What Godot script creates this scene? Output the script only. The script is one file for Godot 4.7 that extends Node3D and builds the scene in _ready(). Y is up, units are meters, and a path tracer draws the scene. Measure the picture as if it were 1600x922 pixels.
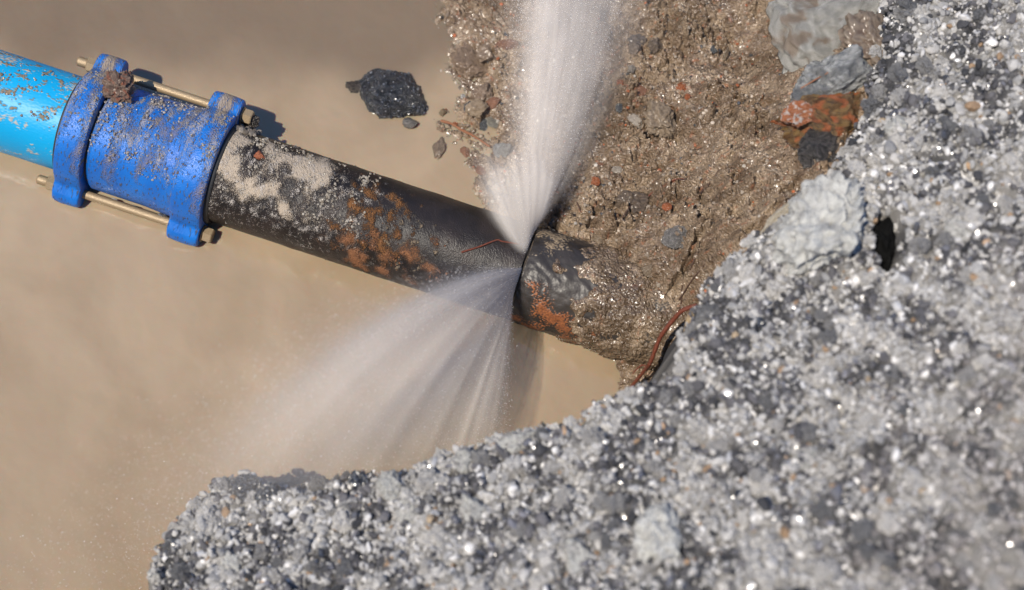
extends Node3D
# A burst water main in a flooded trench: blue plastic pipe, blue coupling, old iron pipe, spray, wet mud bank and a gravel lip.

const MUD_POINTS := [Vector3(-0.217, -0.050, -0.629), Vector3(-0.194, -0.050, -0.490), Vector3(-0.172, -0.045, -0.406), Vector3(-0.175, -0.040, -0.283), Vector3(-0.265, -0.100, -0.572), Vector3(-0.128, -0.050, -0.210), Vector3(-0.267, -0.090, -0.373), Vector3(-0.198, -0.070, -0.232), Vector3(-0.135, -0.002, -0.575), Vector3(-0.124, -0.004, -0.493), Vector3(-0.102, -0.005, -0.427), Vector3(-0.091, -0.008, -0.375), Vector3(-0.119, 0.004, -0.288), Vector3(-0.055, 0.007, -0.269), Vector3(-0.015, 0.000, -0.189), Vector3(-0.076, 0.007, -0.328), Vector3(-0.023, 0.010, -0.327), Vector3(-0.076, 0.008, -0.275), Vector3(-0.047, 0.006, -0.240), Vector3(-0.051, 0.010, -0.364), Vector3(-0.112, 0.002, -0.359), Vector3(-0.041, 0.028, -0.532), Vector3(-0.032, 0.022, -0.427), Vector3(0.015, 0.035, -0.448), Vector3(0.002, 0.008, -0.355), Vector3(0.075, 0.040, -0.447), Vector3(0.071, 0.015, -0.300), Vector3(0.136, 0.055, -0.507), Vector3(0.118, 0.050, -0.181), Vector3(0.175, 0.080, -0.231), Vector3(0.187, 0.075, -0.403), Vector3(0.250, 0.090, -0.477), Vector3(0.315, 0.120, -0.461), Vector3(0.283, 0.150, -0.288), Vector3(0.223, 0.130, -0.208), Vector3(0.211, 0.150, -0.100), Vector3(0.140, 0.100, -0.096), Vector3(0.321, 0.200, -0.176), Vector3(0.340, 0.180, -0.350), Vector3(0.421, 0.130, -0.458), Vector3(0.572, -0.150, -0.688), Vector3(0.468, 0.100, -0.429), Vector3(0.398, 0.240, -0.256), Vector3(0.401, 0.310, -0.125), Vector3(0.343, 0.290, -0.040), Vector3(0.260, 0.210, -0.015), Vector3(0.276, 0.300, 0.079), Vector3(0.244, 0.250, 0.082), Vector3(0.434, 0.420, -0.017), Vector3(0.443, 0.340, -0.194), Vector3(0.359, 0.400, 0.053), Vector3(0.527, 0.340, -0.342), Vector3(0.577, 0.460, -0.170), Vector3(0.549, 0.320, -0.482), Vector3(0.675, 0.500, -0.208), Vector3(0.643, 0.500, 0.017), Vector3(0.241, 0.320, 0.186), Vector3(0.511, 0.440, -0.099), Vector3(0.585, 0.420, -0.298), Vector3(0.627, 0.420, -0.447), Vector3(0.181, 0.150, 0.020), Vector3(0.132, 0.115, 0.007), Vector3(0.073, 0.075, -0.045), Vector3(0.054, 0.030, -0.002), Vector3(0.067, 0.000, 0.048), Vector3(0.065, -0.100, 0.135), Vector3(0.180, -0.100, 0.185), Vector3(0.278, -0.060, 0.197), Vector3(0.120, -0.060, 0.100), Vector3(0.221, 0.000, 0.168), Vector3(-0.098, -0.200, -0.025), Vector3(-0.339, -0.250, 0.210), Vector3(-0.458, -0.250, 0.084), Vector3(-0.161, -0.250, 0.212), Vector3(-0.005, -0.250, 0.238), Vector3(-0.579, -0.250, -0.043), Vector3(0.227, -0.080, 0.130), Vector3(0.250, -0.050, 0.152), Vector3(0.197, -0.100, 0.099), Vector3(0.271, -0.020, 0.174), Vector3(0.326, 0.250, 0.249), Vector3(-0.024, 0.030, -0.671), Vector3(0.146, 0.060, -0.686), Vector3(0.318, 0.120, -0.653), Vector3(-0.164, -0.060, -0.752), Vector3(0.570, -0.120, -0.814), Vector3(0.436, 0.450, 0.159), Vector3(0.152, 0.100, -0.905), Vector3(0.502, 0.200, -0.848), Vector3(-0.157, -0.080, -1.022)]
const PLANE := Vector3(0.2981, 0.4479, 0.2949)            # gravel slope: y = a + b x + c z
const AXIS_START := Vector3(-0.790, 0.058, -0.303)
const AXIS_END := Vector3(-0.230, 0.058, -0.105)
const IRON_RADIUS := 0.0865
const JOINT := 0.846             # metres along the pipe run where the iron pipe has burst

var gravel_edge := PackedVector2Array([Vector2(-0.770, 0.845), Vector2(-0.693, 0.631), Vector2(-0.613, 0.562), Vector2(-0.603, 0.498), Vector2(-0.543, 0.421), Vector2(-0.510, 0.389), Vector2(-0.459, 0.379), Vector2(-0.413, 0.408), Vector2(-0.345, 0.411), Vector2(-0.287, 0.403), Vector2(-0.212, 0.410), Vector2(-0.155, 0.390), Vector2(-0.079, 0.371), Vector2(-0.024, 0.362), Vector2(0.035, 0.366), Vector2(0.064, 0.339), Vector2(0.111, 0.320), Vector2(0.171, 0.305), Vector2(0.192, 0.289), Vector2(0.215, 0.214), Vector2(0.266, 0.130), Vector2(0.328, 0.076), Vector2(0.378, 0.050), Vector2(0.436, 0.004), Vector2(0.477, -0.054), Vector2(0.529, -0.127), Vector2(0.569, -0.267), Vector2(0.600, -0.345), Vector2(0.676, -0.634), Vector2(0.840, -1.120), Vector2(1.393, -0.876), Vector2(1.191, 0.186), Vector2(0.872, 1.069), Vector2(-0.114, 1.095)])
var materials := {}
var rock_cache := {}
var ico_cache := {}
var coarse := PackedFloat32Array()
var run_frame := Transform3D()

# ---------------------------------------------------------------- mesh helpers
func finish(v: PackedVector3Array, idx: PackedInt32Array, up_hint := false, c := PackedColorArray(), uv := PackedVector2Array(), n := PackedVector3Array()) -> ArrayMesh:
	# makes smooth normals, turns the winding so that faces look outwards (clockwise fronts), and returns one mesh
	var sums := PackedVector3Array()
	sums.resize(v.size())
	var volume := 0.0
	for k in range(0, idx.size(), 3):
		var a := v[idx[k]]
		var b := v[idx[k + 1]]
		var d := v[idx[k + 2]]
		var cr := (b - a).cross(d - a)
		volume += cr.y if up_hint else a.dot(b.cross(d))
		sums[idx[k]] += cr
		sums[idx[k + 1]] += cr
		sums[idx[k + 2]] += cr
	var flip := volume < 0.0
	if not flip:     # counter-clockwise seen from outside: swap to clockwise
		for k in range(0, idx.size(), 3):
			var t := idx[k + 1]
			idx[k + 1] = idx[k + 2]
			idx[k + 2] = t
	if n.is_empty():
		n.resize(v.size())
		for i in v.size():
			n[i] = (sums[i] * (-1.0 if flip else 1.0)).normalized()
	var arrays := []
	arrays.resize(Mesh.ARRAY_MAX)
	arrays[Mesh.ARRAY_VERTEX] = v
	arrays[Mesh.ARRAY_NORMAL] = n
	arrays[Mesh.ARRAY_INDEX] = idx
	if c.size():
		arrays[Mesh.ARRAY_COLOR] = c
	if uv.size():
		arrays[Mesh.ARRAY_TEX_UV] = uv
	var m := ArrayMesh.new()
	m.add_surface_from_arrays(Mesh.PRIMITIVE_TRIANGLES, arrays)
	return m

func grid_index(nx: int, ny: int) -> PackedInt32Array:
	var idx := PackedInt32Array()
	idx.resize(nx * ny * 6)
	var k := 0
	for j in ny:
		for i in nx:
			var a := j * (nx + 1) + i
			idx[k] = a; idx[k + 1] = a + 1; idx[k + 2] = a + nx + 2
			idx[k + 3] = a; idx[k + 4] = a + nx + 2; idx[k + 5] = a + nx + 1
			k += 6
	return idx

func lathe(profile: PackedVector2Array, sides: int) -> ArrayMesh:
	# profile: (x along the axis, radius)
	var v := PackedVector3Array()
	var uv := PackedVector2Array()
	for j in profile.size():
		for i in sides + 1:
			var a := TAU * i / sides
			v.append(Vector3(profile[j].x, profile[j].y * cos(a), profile[j].y * sin(a)))
			uv.append(Vector2(float(i) / sides, float(j) / (profile.size() - 1)))
	return weld_seam(v, grid_index(sides, profile.size() - 1), sides, uv)

func weld_seam(v: PackedVector3Array, idx: PackedInt32Array, sides: int, uv := PackedVector2Array(), c := PackedColorArray()) -> ArrayMesh:
	# smooth normals on a grid whose first and last column coincide
	var n := PackedVector3Array()
	n.resize(v.size())
	var volume := 0.0
	for k in range(0, idx.size(), 3):
		var a := v[idx[k]]
		var b := v[idx[k + 1]]
		var d := v[idx[k + 2]]
		var cr := (b - a).cross(d - a)
		volume += a.dot(b.cross(d))
		for q in 3:
			n[idx[k + q]] += cr
	var sign := 1.0 if volume >= 0.0 else -1.0
	var w := sides + 1
	for j in v.size() / w:
		var s := n[j * w] + n[j * w + sides]
		n[j * w] = s
		n[j * w + sides] = s
	for i in n.size():
		n[i] = (n[i] * sign).normalized()
	return finish(v, idx, false, c, uv, n)

func tube(path: PackedVector3Array, r0: float, r1: float, sides := 8, wobble := 0.0, seed := 1) -> ArrayMesh:
	var rng := RandomNumberGenerator.new()
	rng.seed = seed
	var v := PackedVector3Array()
	var prev := Vector3.UP
	var count := path.size()
	for j in count:
		var d := (path[mini(j + 1, count - 1)] - path[maxi(j - 1, 0)]).normalized()
		var s := d.cross(prev if absf(d.dot(prev)) < 0.95 else Vector3.RIGHT).normalized()
		var t := s.cross(d)
		var r := lerpf(r0, r1, float(j) / (count - 1)) * (1.0 + wobble * rng.randf_range(-1, 1))
		if j == 0 or j == count - 1:
			r *= 0.3
		for i in sides + 1:
			var a := TAU * i / sides
			v.append(path[j] + (s * cos(a) + t * sin(a)) * r)
	return weld_seam(v, grid_index(sides, count - 1), sides)

func curve_points(points: Array, step := 0.004) -> PackedVector3Array:
	var c := Curve3D.new()
	for i in points.size():
		var p: Vector3 = points[i]
		var a: Vector3 = points[maxi(i - 1, 0)]
		var b: Vector3 = points[mini(i + 1, points.size() - 1)]
		var t := (b - a) / 6.0
		c.add_point(p, -t, t)
	c.bake_interval = step
	return c.get_baked_points()

func ico(level: int) -> Array:
	if ico_cache.has(level):
		return ico_cache[level]
	var v := PackedVector3Array()
	var f := PackedInt32Array()
	if level == 0:
		var t := (1.0 + sqrt(5.0)) / 2.0
		for p in [[-1, t, 0], [1, t, 0], [-1, -t, 0], [1, -t, 0], [0, -1, t], [0, 1, t], [0, -1, -t], [0, 1, -t], [t, 0, -1], [t, 0, 1], [-t, 0, -1], [-t, 0, 1]]:
			v.append(Vector3(p[0], p[1], p[2]).normalized())
		f = PackedInt32Array([0, 11, 5, 0, 5, 1, 0, 1, 7, 0, 7, 10, 0, 10, 11, 1, 5, 9, 5, 11, 4, 11, 10, 2, 10, 7, 6, 7, 1, 8, 3, 9, 4, 3, 4, 2, 3, 2, 6, 3, 6, 8, 3, 8, 9, 4, 9, 5, 2, 4, 11, 6, 2, 10, 8, 6, 7, 9, 8, 1])
	else:
		var low: Array = ico(level - 1)
		v = low[0].duplicate()
		var g: PackedInt32Array = low[1]
		var mids := {}
		for k in range(0, g.size(), 3):
			var m := []
			for q in 3:
				var a := g[k + q]
				var b := g[k + (q + 1) % 3]
				var key := mini(a, b) * 100000 + maxi(a, b)
				if not mids.has(key):
					mids[key] = v.size()
					v.append((v[a] + v[b]).normalized())
				m.append(mids[key])
			f.append_array(PackedInt32Array([g[k], m[0], m[2], g[k + 1], m[1], m[0], g[k + 2], m[2], m[1], m[0], m[1], m[2]]))
	ico_cache[level] = [v, f]
	return ico_cache[level]

func noise(seed: int, freq: float, octaves := 4, type := FastNoiseLite.TYPE_SIMPLEX_SMOOTH) -> FastNoiseLite:
	var n := FastNoiseLite.new()
	n.seed = seed
	n.frequency = freq
	n.noise_type = type
	n.fractal_octaves = octaves
	n.fractal_type = FastNoiseLite.FRACTAL_FBM
	return n

func rock(seed: int, size: Vector3, level: int, cuts: int, rough: float, low: Color, high: Color, flat := true, stripe := 0.0, third := Color(0, 0, 0, 0)) -> ArrayMesh:
	# a broken stone: a ball cut by random planes, roughened; colours run between low and high in veins
	var rng := RandomNumberGenerator.new()
	rng.seed = seed
	var ball: Array = ico(level)
	var v: PackedVector3Array = ball[0].duplicate()
	var nz := noise(seed, 1.3, 4)
	var nf := noise(seed + 7, 4.5, 3)
	var planes := []
	for k in cuts:
		var d := Vector3(rng.randf_range(-1, 1), rng.randf_range(-1, 1), rng.randf_range(-1, 1)).normalized()
		planes.append([d, rng.randf_range(0.5, 0.82)])
	var c := PackedColorArray()
	c.resize(v.size())
	for i in v.size():
		var p := v[i]
		var base := p
		for pl in planes:
			var over: float = p.dot(pl[0]) - pl[1]
			if over > 0.0:
				p -= pl[0] * over * 0.94
		p *= 1.0 + rough * (nz.get_noise_3dv(base) * 0.9 + nf.get_noise_3dv(base) * 0.45)
		if stripe > 0.0:
			p *= 1.0 + 0.16 * (absf(nf.get_noise_3d(base.x * 0.4 + base.z * 0.3, base.y * stripe * 0.8 - base.x * 0.5, base.z * 0.3)) - 0.2)
		v[i] = p * size
		var t := clampf(0.5 + 1.1 * nf.get_noise_3dv(base * (1.0 if stripe == 0.0 else 0.6) + Vector3(0, stripe * base.y * 3.0, 0)) + rng.randf_range(-0.12, 0.12), 0, 1)
		var col := low.lerp(high, t)
		if third.a > 0.0:
			col = col.lerp(third, smoothstep(0.08, 0.3, nz.get_noise_3dv(base * 1.6 + Vector3(9, 4, 2))) * third.a)
		c[i] = Color(col.r, col.g, col.b)
	var f: PackedInt32Array = ball[1].duplicate()
	if not flat:
		return finish(v, f, false, c)
	var fv := PackedVector3Array()
	var fc := PackedColorArray()
	var fi := PackedInt32Array()
	for k in f.size():
		fv.append(v[f[k]])
		fc.append(c[f[k]])
		fi.append(k)
	return finish(fv, fi, false, fc)

# ---------------------------------------------------------------- scene helpers
func numbered(called: String, parent: Node) -> String:
	if not parent.has_node(called):
		return called
	var k := 1
	while parent.has_node("%s_%03d" % [called, k]):
		k += 1
	return "%s_%03d" % [called, k]

func tag(o: Node, label: String, category: String, group := "") -> Node:
	o.set_meta("label", label)
	o.set_meta("category", category)
	if group:
		o.set_meta("group", group)
	return o

func thing(called: String, label: String, category: String, at := Transform3D(), group := "") -> Node3D:
	var o := Node3D.new()
	o.name = numbered(called, self)
	add_child(o, true)
	o.transform = at
	tag(o, label, category, group)
	return o

func part(called: String, m: Mesh, mat: Material, parent: Node = self, at := Transform3D()) -> MeshInstance3D:
	var o := MeshInstance3D.new()
	o.name = numbered(called, parent)
	o.mesh = m
	if mat:
		o.material_override = mat
	o.transform = at
	parent.add_child(o, true)
	return o

func scatter(called: String, m: Mesh, mat: Material, where: Array, tints: PackedColorArray, parent: Node = self) -> MultiMeshInstance3D:
	var mm := MultiMesh.new()
	mm.transform_format = MultiMesh.TRANSFORM_3D
	mm.use_colors = tints.size() > 0
	mm.mesh = m
	mm.instance_count = where.size()
	for i in where.size():
		mm.set_instance_transform(i, where[i])
		if tints.size():
			mm.set_instance_color(i, tints[i])
	var o := MultiMeshInstance3D.new()
	o.name = numbered(called, parent)
	o.multimesh = mm
	o.material_override = mat
	o.set_meta("kind", "stuff")
	parent.add_child(o, true)
	return o

func noise_tex(seed: int, freq: float, octaves: int, size := 512, type := FastNoiseLite.TYPE_SIMPLEX_SMOOTH, ramp: Gradient = null) -> NoiseTexture2D:
	var t := NoiseTexture2D.new()
	t.width = size
	t.height = size
	t.seamless = true
	t.noise = noise(seed, freq, octaves, type)
	if ramp:
		t.color_ramp = ramp
	return t

func ramp(stops: Array) -> Gradient:
	var g := Gradient.new()
	var o := PackedFloat32Array()
	var c := PackedColorArray()
	for s in stops:
		o.append(s[0])
		c.append(s[1])
	g.offsets = o
	g.colors = c
	return g

func lin(r: float, g: float, b: float) -> Color:
	return Color(r, g, b).linear_to_srgb()

func surface(called: String, color: Color, rough: float, spec := 0.5) -> StandardMaterial3D:
	var m := StandardMaterial3D.new()
	m.resource_name = called
	m.albedo_color = color
	m.roughness = rough
	m.metallic_specular = spec
	materials[called] = m
	return m

func relief(m: StandardMaterial3D, t: Texture2D, cm: float, scale: float, world := true) -> void:
	m.heightmap_enabled = true
	m.heightmap_texture = t
	m.heightmap_scale = cm
	m.uv1_triplanar = true
	m.uv1_world_triplanar = world
	m.uv1_scale = Vector3.ONE * scale

# ---------------------------------------------------------------- the lie of the land
func build_coarse() -> void:
	# smooth mud heights every 2 cm from x -0.6, z -1.4; sampled with smooth steps
	coarse.resize(121 * 111)
	for j in 111:
		for i in 121:
			var x := -0.6 + i * 0.02
			var z := -1.4 + j * 0.02
			var sw := 0.0
			var sh := 0.0
			for p in MUD_POINTS:
				var d2: float = (p.x - x) * (p.x - x) + (p.z - z) * (p.z - z)
				var w := exp(-d2 / (2.0 * 0.055 * 0.055)) + 1e-6 / ((d2 + 0.01) * (d2 + 0.01))
				sw += w
				sh += w * p.y
			coarse[j * 121 + i] = sh / sw

func mud_base(x: float, z: float) -> float:
	var fx := clampf((x + 0.6) / 0.02, 0, 119.99)
	var fz := clampf((z + 1.4) / 0.02, 0, 109.99)
	var i := int(fx)
	var j := int(fz)
	fx -= i
	fz -= j
	var k := j * 121 + i
	return lerpf(lerpf(coarse[k], coarse[k + 1], fx), lerpf(coarse[k + 121], coarse[k + 122], fx), fz)

var n_big := noise(11, 9.0, 3)
var n_clod := noise(12, 26.0, 2, FastNoiseLite.TYPE_CELLULAR)
var n_mid := noise(13, 48.0, 3)
var n_fine := noise(14, 150.0, 3)
var n_lump := noise(16, 22.0, 2)
var n_patch := noise(15, 7.0, 3)
var cracks := []

func run_local(p: Vector3) -> Vector3:
	return run_frame.affine_inverse() * p

func mud_height(x: float, z: float) -> float:
	var h := mud_base(x, z)
	var lift := smoothstep(-0.02, 0.06, h)
	var loose := (0.35 + 0.65 * lift) * (0.55 + 0.75 * smoothstep(-0.25, 0.25, n_patch.get_noise_2d(x * 0.9 + 7.0, z * 0.9)))
	h += loose * (0.026 * n_big.get_noise_2d(x, z) + 0.014 * (absf(n_mid.get_noise_2d(x, z)) * 2.0 - 0.5) - 0.021 * (n_clod.get_noise_2d(x, z) + 0.6) * (0.6 + 0.8 * n_patch.get_noise_2d(x + 3.0, z)) + 0.0040 * n_fine.get_noise_2d(x, z) + 0.019 * n_lump.get_noise_2d(x, z))
	var q := run_local(Vector3(x, 0.058, z))
	if q.x > JOINT - 0.02 and absf(q.z) < IRON_RADIUS - 0.002 and q.x < JOINT + 0.13:
		h = minf(h, 0.05)
	for c in cracks:
		var box: Rect2 = c.box
		if not box.has_point(Vector2(x, z)):
			continue
		var p := Vector2(x + 0.004 * n_mid.get_noise_2d(x, z), z + 0.004 * n_mid.get_noise_2d(z, x))
		for k in c.line.size() - 1:
			var on := Geometry2D.get_closest_point_to_segment(p, c.line[k], c.line[k + 1])
			var d: float = p.distance_to(on) / c.width
			if d < 1.0:
				h -= c.depth * (1.0 - d * d)
				break
	return h

func add_crack(line: PackedVector2Array, width: float, depth: float) -> void:
	var box := Rect2(line[0], Vector2.ZERO)
	for p in line:
		box = box.expand(p)
	cracks.append({"line": line, "width": width, "depth": depth, "box": box.grow(width + 0.01)})

var g_big := noise(31, 7.0, 3)
var g_mid := noise(32, 26.0, 3)
var g_cell := cell_noise()
var g_clump := noise(33, 30.0, 2, FastNoiseLite.TYPE_CELLULAR)
var pits := []

var edge_grid := PackedFloat32Array()
func edge_distance(p: Vector2) -> float:
	if edge_grid.is_empty():
		edge_grid.resize(211 * 231)
		for j in 231:
			for i in 211:
				edge_grid[j * 211 + i] = edge_exact(Vector2(-0.85 + i * 0.01, -1.0 + j * 0.01)) + 0.010 * g_mid.get_noise_2d(i * 0.021, j * 0.021)
	var fx := clampf((p.x + 0.85) * 100.0, 0, 209.99)
	var fz := clampf((p.y + 1.0) * 100.0, 0, 229.99)
	var i := int(fx)
	var j := int(fz)
	var k := j * 211 + i
	return lerpf(lerpf(edge_grid[k], edge_grid[k + 1], fx - i), lerpf(edge_grid[k + 211], edge_grid[k + 212], fx - i), fz - j)

func edge_exact(p: Vector2) -> float:
	# metres inside (+) or outside (-) the gravel edge
	var best := 1e9
	for k in gravel_edge.size():
		var on := Geometry2D.get_closest_point_to_segment(p, gravel_edge[k], gravel_edge[(k + 1) % gravel_edge.size()])
		best = minf(best, p.distance_squared_to(on))
	best = sqrt(best)
	return best if Geometry2D.is_point_in_polygon(p, gravel_edge) else -best

func gravel_height(x: float, z: float, d: float) -> float:
	var y := PLANE.x + PLANE.y * x + PLANE.z * z
	if y > 0.78:
		y = 0.78 + 0.25 * (1.0 - exp(-(y - 0.78) / 0.25))
	y += 0.018 * g_big.get_noise_2d(x, z) + 0.020 * g_mid.get_noise_2d(x, z) - 0.020 * (g_clump.get_noise_2d(x, z) + 0.6)
	for p in pits:
		var q := Vector2(x - p.at.x, z - p.at.z).rotated(-p.turn)
		var e := Vector2(q.x / p.size.x, q.y / p.size.y).length()
		if e < 1.0:
			y -= p.depth * (1.0 - e * e)
	if d > 0.0:
		return y - 0.02 * exp(-d / 0.012)
	return maxf(y - 0.02 + d * 60.0, -0.5)

# ---------------------------------------------------------------- materials
func make_materials() -> void:
	var grain := noise_tex(101, 0.05, 5)
	var cells := noise_tex(102, 0.06, 3, 512, FastNoiseLite.TYPE_CELLULAR)
	var speck := noise_tex(103, 0.09, 4, 512, FastNoiseLite.TYPE_SIMPLEX_SMOOTH, ramp([[0.0, Color(0.45, 0.45, 0.45)], [0.45, Color(0.8, 0.8, 0.8)], [0.6, Color(0.95, 0.95, 0.95)], [1.0, Color(1, 1, 1)]]))
	var wet_rough := noise_tex(104, 0.02, 4, 512, FastNoiseLite.TYPE_SIMPLEX_SMOOTH, ramp([[0.0, Color(0.12, 0.12, 0.12)], [0.45, Color(0.3, 0.3, 0.3)], [0.62, Color(0.75, 0.75, 0.75)], [1.0, Color(0.95, 0.95, 0.95)]]))
	var mud := surface("wet mud", Color.WHITE, 0.8, 0.5)
	mud.clearcoat_enabled = true
	mud.clearcoat = 1.0
	mud.clearcoat_roughness = 0.2
	mud.clearcoat_texture = noise_tex(105, 0.012, 3, 512, FastNoiseLite.TYPE_SIMPLEX_SMOOTH, ramp([[0.0, Color(0.05, 0.05, 0.05)], [0.45, Color(0.2, 0.2, 0.2)], [0.6, Color(0.9, 0.9, 0.9)], [1.0, Color(1, 1, 1)]]))
	mud.vertex_color_use_as_albedo = true
	mud.albedo_texture = speck
	mud.roughness_texture = wet_rough
	relief(mud, grain, 0.6, 6.0)
	var gr := surface("crushed stone", Color.WHITE, 0.7, 0.5)
	gr.vertex_color_use_as_albedo = true
	gr.albedo_texture = speck
	relief(gr, grain, 0.12, 30.0)
	var glossy := surface("bright chipping", Color.WHITE, 0.2, 0.75)
	glossy.vertex_color_use_as_albedo = true
	var dust := surface("gravel dust", Color.WHITE, 0.95, 0.3)
	dust.vertex_color_use_as_albedo = true
	dust.albedo_texture = speck
	relief(dust, cells, 0.8, 22.0)
	var stone := surface("dry stone", Color.WHITE, 0.75, 0.5)
	stone.vertex_color_use_as_albedo = true
	stone.albedo_texture = speck
	relief(stone, grain, 0.35, 14.0)
	var wet := surface("wet stone", Color.WHITE, 0.22, 0.7)
	wet.vertex_color_use_as_albedo = true
	wet.albedo_texture = speck
	relief(wet, cells, 0.4, 24.0)
	var clod := surface("damp clod", Color.WHITE, 0.6, 0.5)
	clod.clearcoat_enabled = true
	clod.clearcoat = 0.4
	clod.clearcoat_roughness = 0.2
	clod.vertex_color_use_as_albedo = true
	relief(clod, cells, 0.35, 30.0)
	var zinc := surface("dirty zinc", lin(0.46, 0.34, 0.20), 0.42, 0.6)
	zinc.metallic = 0.35
	zinc.albedo_texture = speck
	relief(zinc, grain, 0.06, 25.0)
	surface("gap_shade", lin(0.006, 0.006, 0.006), 0.95, 0.15)  # near-black colour that paints shade into the gravel gap
	surface("black rubber", lin(0.02, 0.02, 0.02), 0.6, 0.5)
	var root := surface("root bark", lin(0.20, 0.05, 0.025), 0.4, 0.5)
	root.albedo_texture = speck
	relief(root, grain, 0.1, 40.0)
	var dark_root := surface("dark root bark", lin(0.06, 0.03, 0.02), 0.5, 0.5)
	relief(dark_root, grain, 0.1, 40.0)
	var twig := surface("twig bark", lin(0.36, 0.15, 0.07), 0.5, 0.5)
	twig.albedo_texture = speck
	relief(twig, grain, 0.1, 40.0)
	var drop := surface("water drops", lin(0.82, 0.80, 0.78), 0.3, 0.6)
	drop.backlight_enabled = true
	drop.backlight = Color(0.8, 0.8, 0.8)
	var sheet := surface("aerated water", Color(0.94, 0.92, 0.895, 0.9), 0.7, 0.2)
	sheet.transparency = BaseMaterial3D.TRANSPARENCY_ALPHA
	sheet.vertex_color_use_as_albedo = true
	sheet.cull_mode = BaseMaterial3D.CULL_DISABLED
	sheet.backlight_enabled = true
	sheet.backlight = Color(0.9, 0.9, 0.9)
	var veil := surface("fine mist", Color(0.94, 0.92, 0.895, 0.28), 0.7, 0.2)
	veil.transparency = BaseMaterial3D.TRANSPARENCY_ALPHA
	veil.vertex_color_use_as_albedo = true
	veil.cull_mode = BaseMaterial3D.CULL_DISABLED
	veil.backlight_enabled = true
	veil.backlight = Color(0.9, 0.9, 0.9)

func noise_bytes(seed: int, freq: float, octaves: int, w: int, h: int, type := FastNoiseLite.TYPE_SIMPLEX_SMOOTH) -> PackedByteArray:
	var im := noise(seed, freq, octaves, type).get_image(w, h, false, false, true)
	im.convert(Image.FORMAT_L8)
	return im.get_data()

var coats := {}
func coated(called: String, w: int, h: int, base: Array, layers: Array, base_rough: float, spec: float, relief_cm: float) -> StandardMaterial3D:
	# albedo, roughness and relief for a thing with dirt on it. A layer: noise seed, frequency, threshold, softness, two linear colours, roughness, height, where (u0 centre, u width, v0, v1)
	var base_noise := noise_bytes(base[0], base[1], 4, w, h)
	var grit := noise_bytes(base[0] + 5, 0.22, 2, w, h)
	var nb := []
	for l in layers:
		nb.append(noise_bytes(l.seed, l.freq, 5, w, h))
	var rgb := PackedByteArray()
	rgb.resize(w * h * 3)
	var rough := PackedByteArray()
	rough.resize(w * h)
	var high := PackedByteArray()
	high.resize(w * h)
	var table := PackedByteArray()
	table.resize(1025)
	for k in 1025:
		table[k] = int(clampf(Color(k / 1024.0, 0, 0).linear_to_srgb().r * 255.0, 0, 255))
	for y in h:
		var v := float(y) / h
		for x in w:
			var u := float(x) / w
			var i := y * w + x
			var g := grit[i] / 255.0
			var c: Color = base[2].lerp(base[3], base_noise[i] / 255.0)
			var r := base_rough
			var hi := 0.22 * g
			for k in layers.size():
				var l: Dictionary = layers[k]
				var du: float = absf(u - l.u) - l.du
				var dv: float = maxf(l.v0 - v, v - l.v1)
				var out := maxf(maxf(du, 0.0) * 4.0, maxf(dv, 0.0) * 4.0)
				var n: float = nb[k][i] / 255.0 + (g - 0.5) * l.grit - out
				var t := smoothstep(l.at, l.at + l.soft, n)
				if t > 0.0:
					var lc: Color = l.c0.lerp(l.c1, clampf(g * 1.4 - 0.2, 0, 1))
					c = c.lerp(lc, t * l.cover)
					r = lerpf(r, l.rough, t)
					hi += t * l.high * (0.5 + 0.5 * g)
			rgb[i * 3] = table[int(clampf(c.r, 0, 1) * 1024)]
			rgb[i * 3 + 1] = table[int(clampf(c.g, 0, 1) * 1024)]
			rgb[i * 3 + 2] = table[int(clampf(c.b, 0, 1) * 1024)]
			rough[i] = int(clampf(r, 0, 1) * 255)
			high[i] = int(clampf(hi, 0, 1) * 255)
	var m := surface(called, Color.WHITE, 1.0, spec)
	m.albedo_texture = ImageTexture.create_from_image(Image.create_from_data(w, h, false, Image.FORMAT_RGB8, rgb))
	m.roughness_texture = ImageTexture.create_from_image(Image.create_from_data(w, h, false, Image.FORMAT_L8, rough))
	m.heightmap_enabled = true
	m.heightmap_texture = ImageTexture.create_from_image(Image.create_from_data(w, h, false, Image.FORMAT_L8, high))
	m.heightmap_scale = relief_cm
	coats[called] = {"w": w, "h": h, "high": high}
	return m

func layer(seed: int, freq: float, at: float, soft: float, c0: Color, c1: Color, rough: float, high: float, u := 0.0, du := 1.0, v0 := 0.0, v1 := 1.0, grit := 0.3, cover := 1.0) -> Dictionary:
	return {"seed": seed, "freq": freq, "at": at, "soft": soft, "c0": c0, "c1": c1, "rough": rough, "high": high, "u": u, "du": du, "v0": v0, "v1": v1, "grit": grit, "cover": cover}

# ---------------------------------------------------------------- pipe run
func barrel(x0: float, x1: float, nx: int, sides: int, radius: Callable, coat := "", bulge := 0.0) -> ArrayMesh:
	# u = 0.5 is the top of the pipe, u grows towards the front
	var v := PackedVector3Array()
	var uv := PackedVector2Array()
	for j in nx + 1:
		var f := float(j) / nx
		for i in sides + 1:
			var u := float(i) / sides
			var a := (u - 0.5) * TAU
			var r: float = radius.call(f, a)
			if coat and coats.has(coat):
				var k: Dictionary = coats[coat]
				r += bulge * k.high[mini(int(f * k.h), k.h - 1) * k.w + mini(int(u * k.w), k.w - 1)] / 255.0
			v.append(Vector3(lerpf(x0, x1, f), r * cos(a), r * sin(a)))
			uv.append(Vector2(u, f))
	return weld_seam(v, grid_index(sides, nx), sides, uv)

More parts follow.
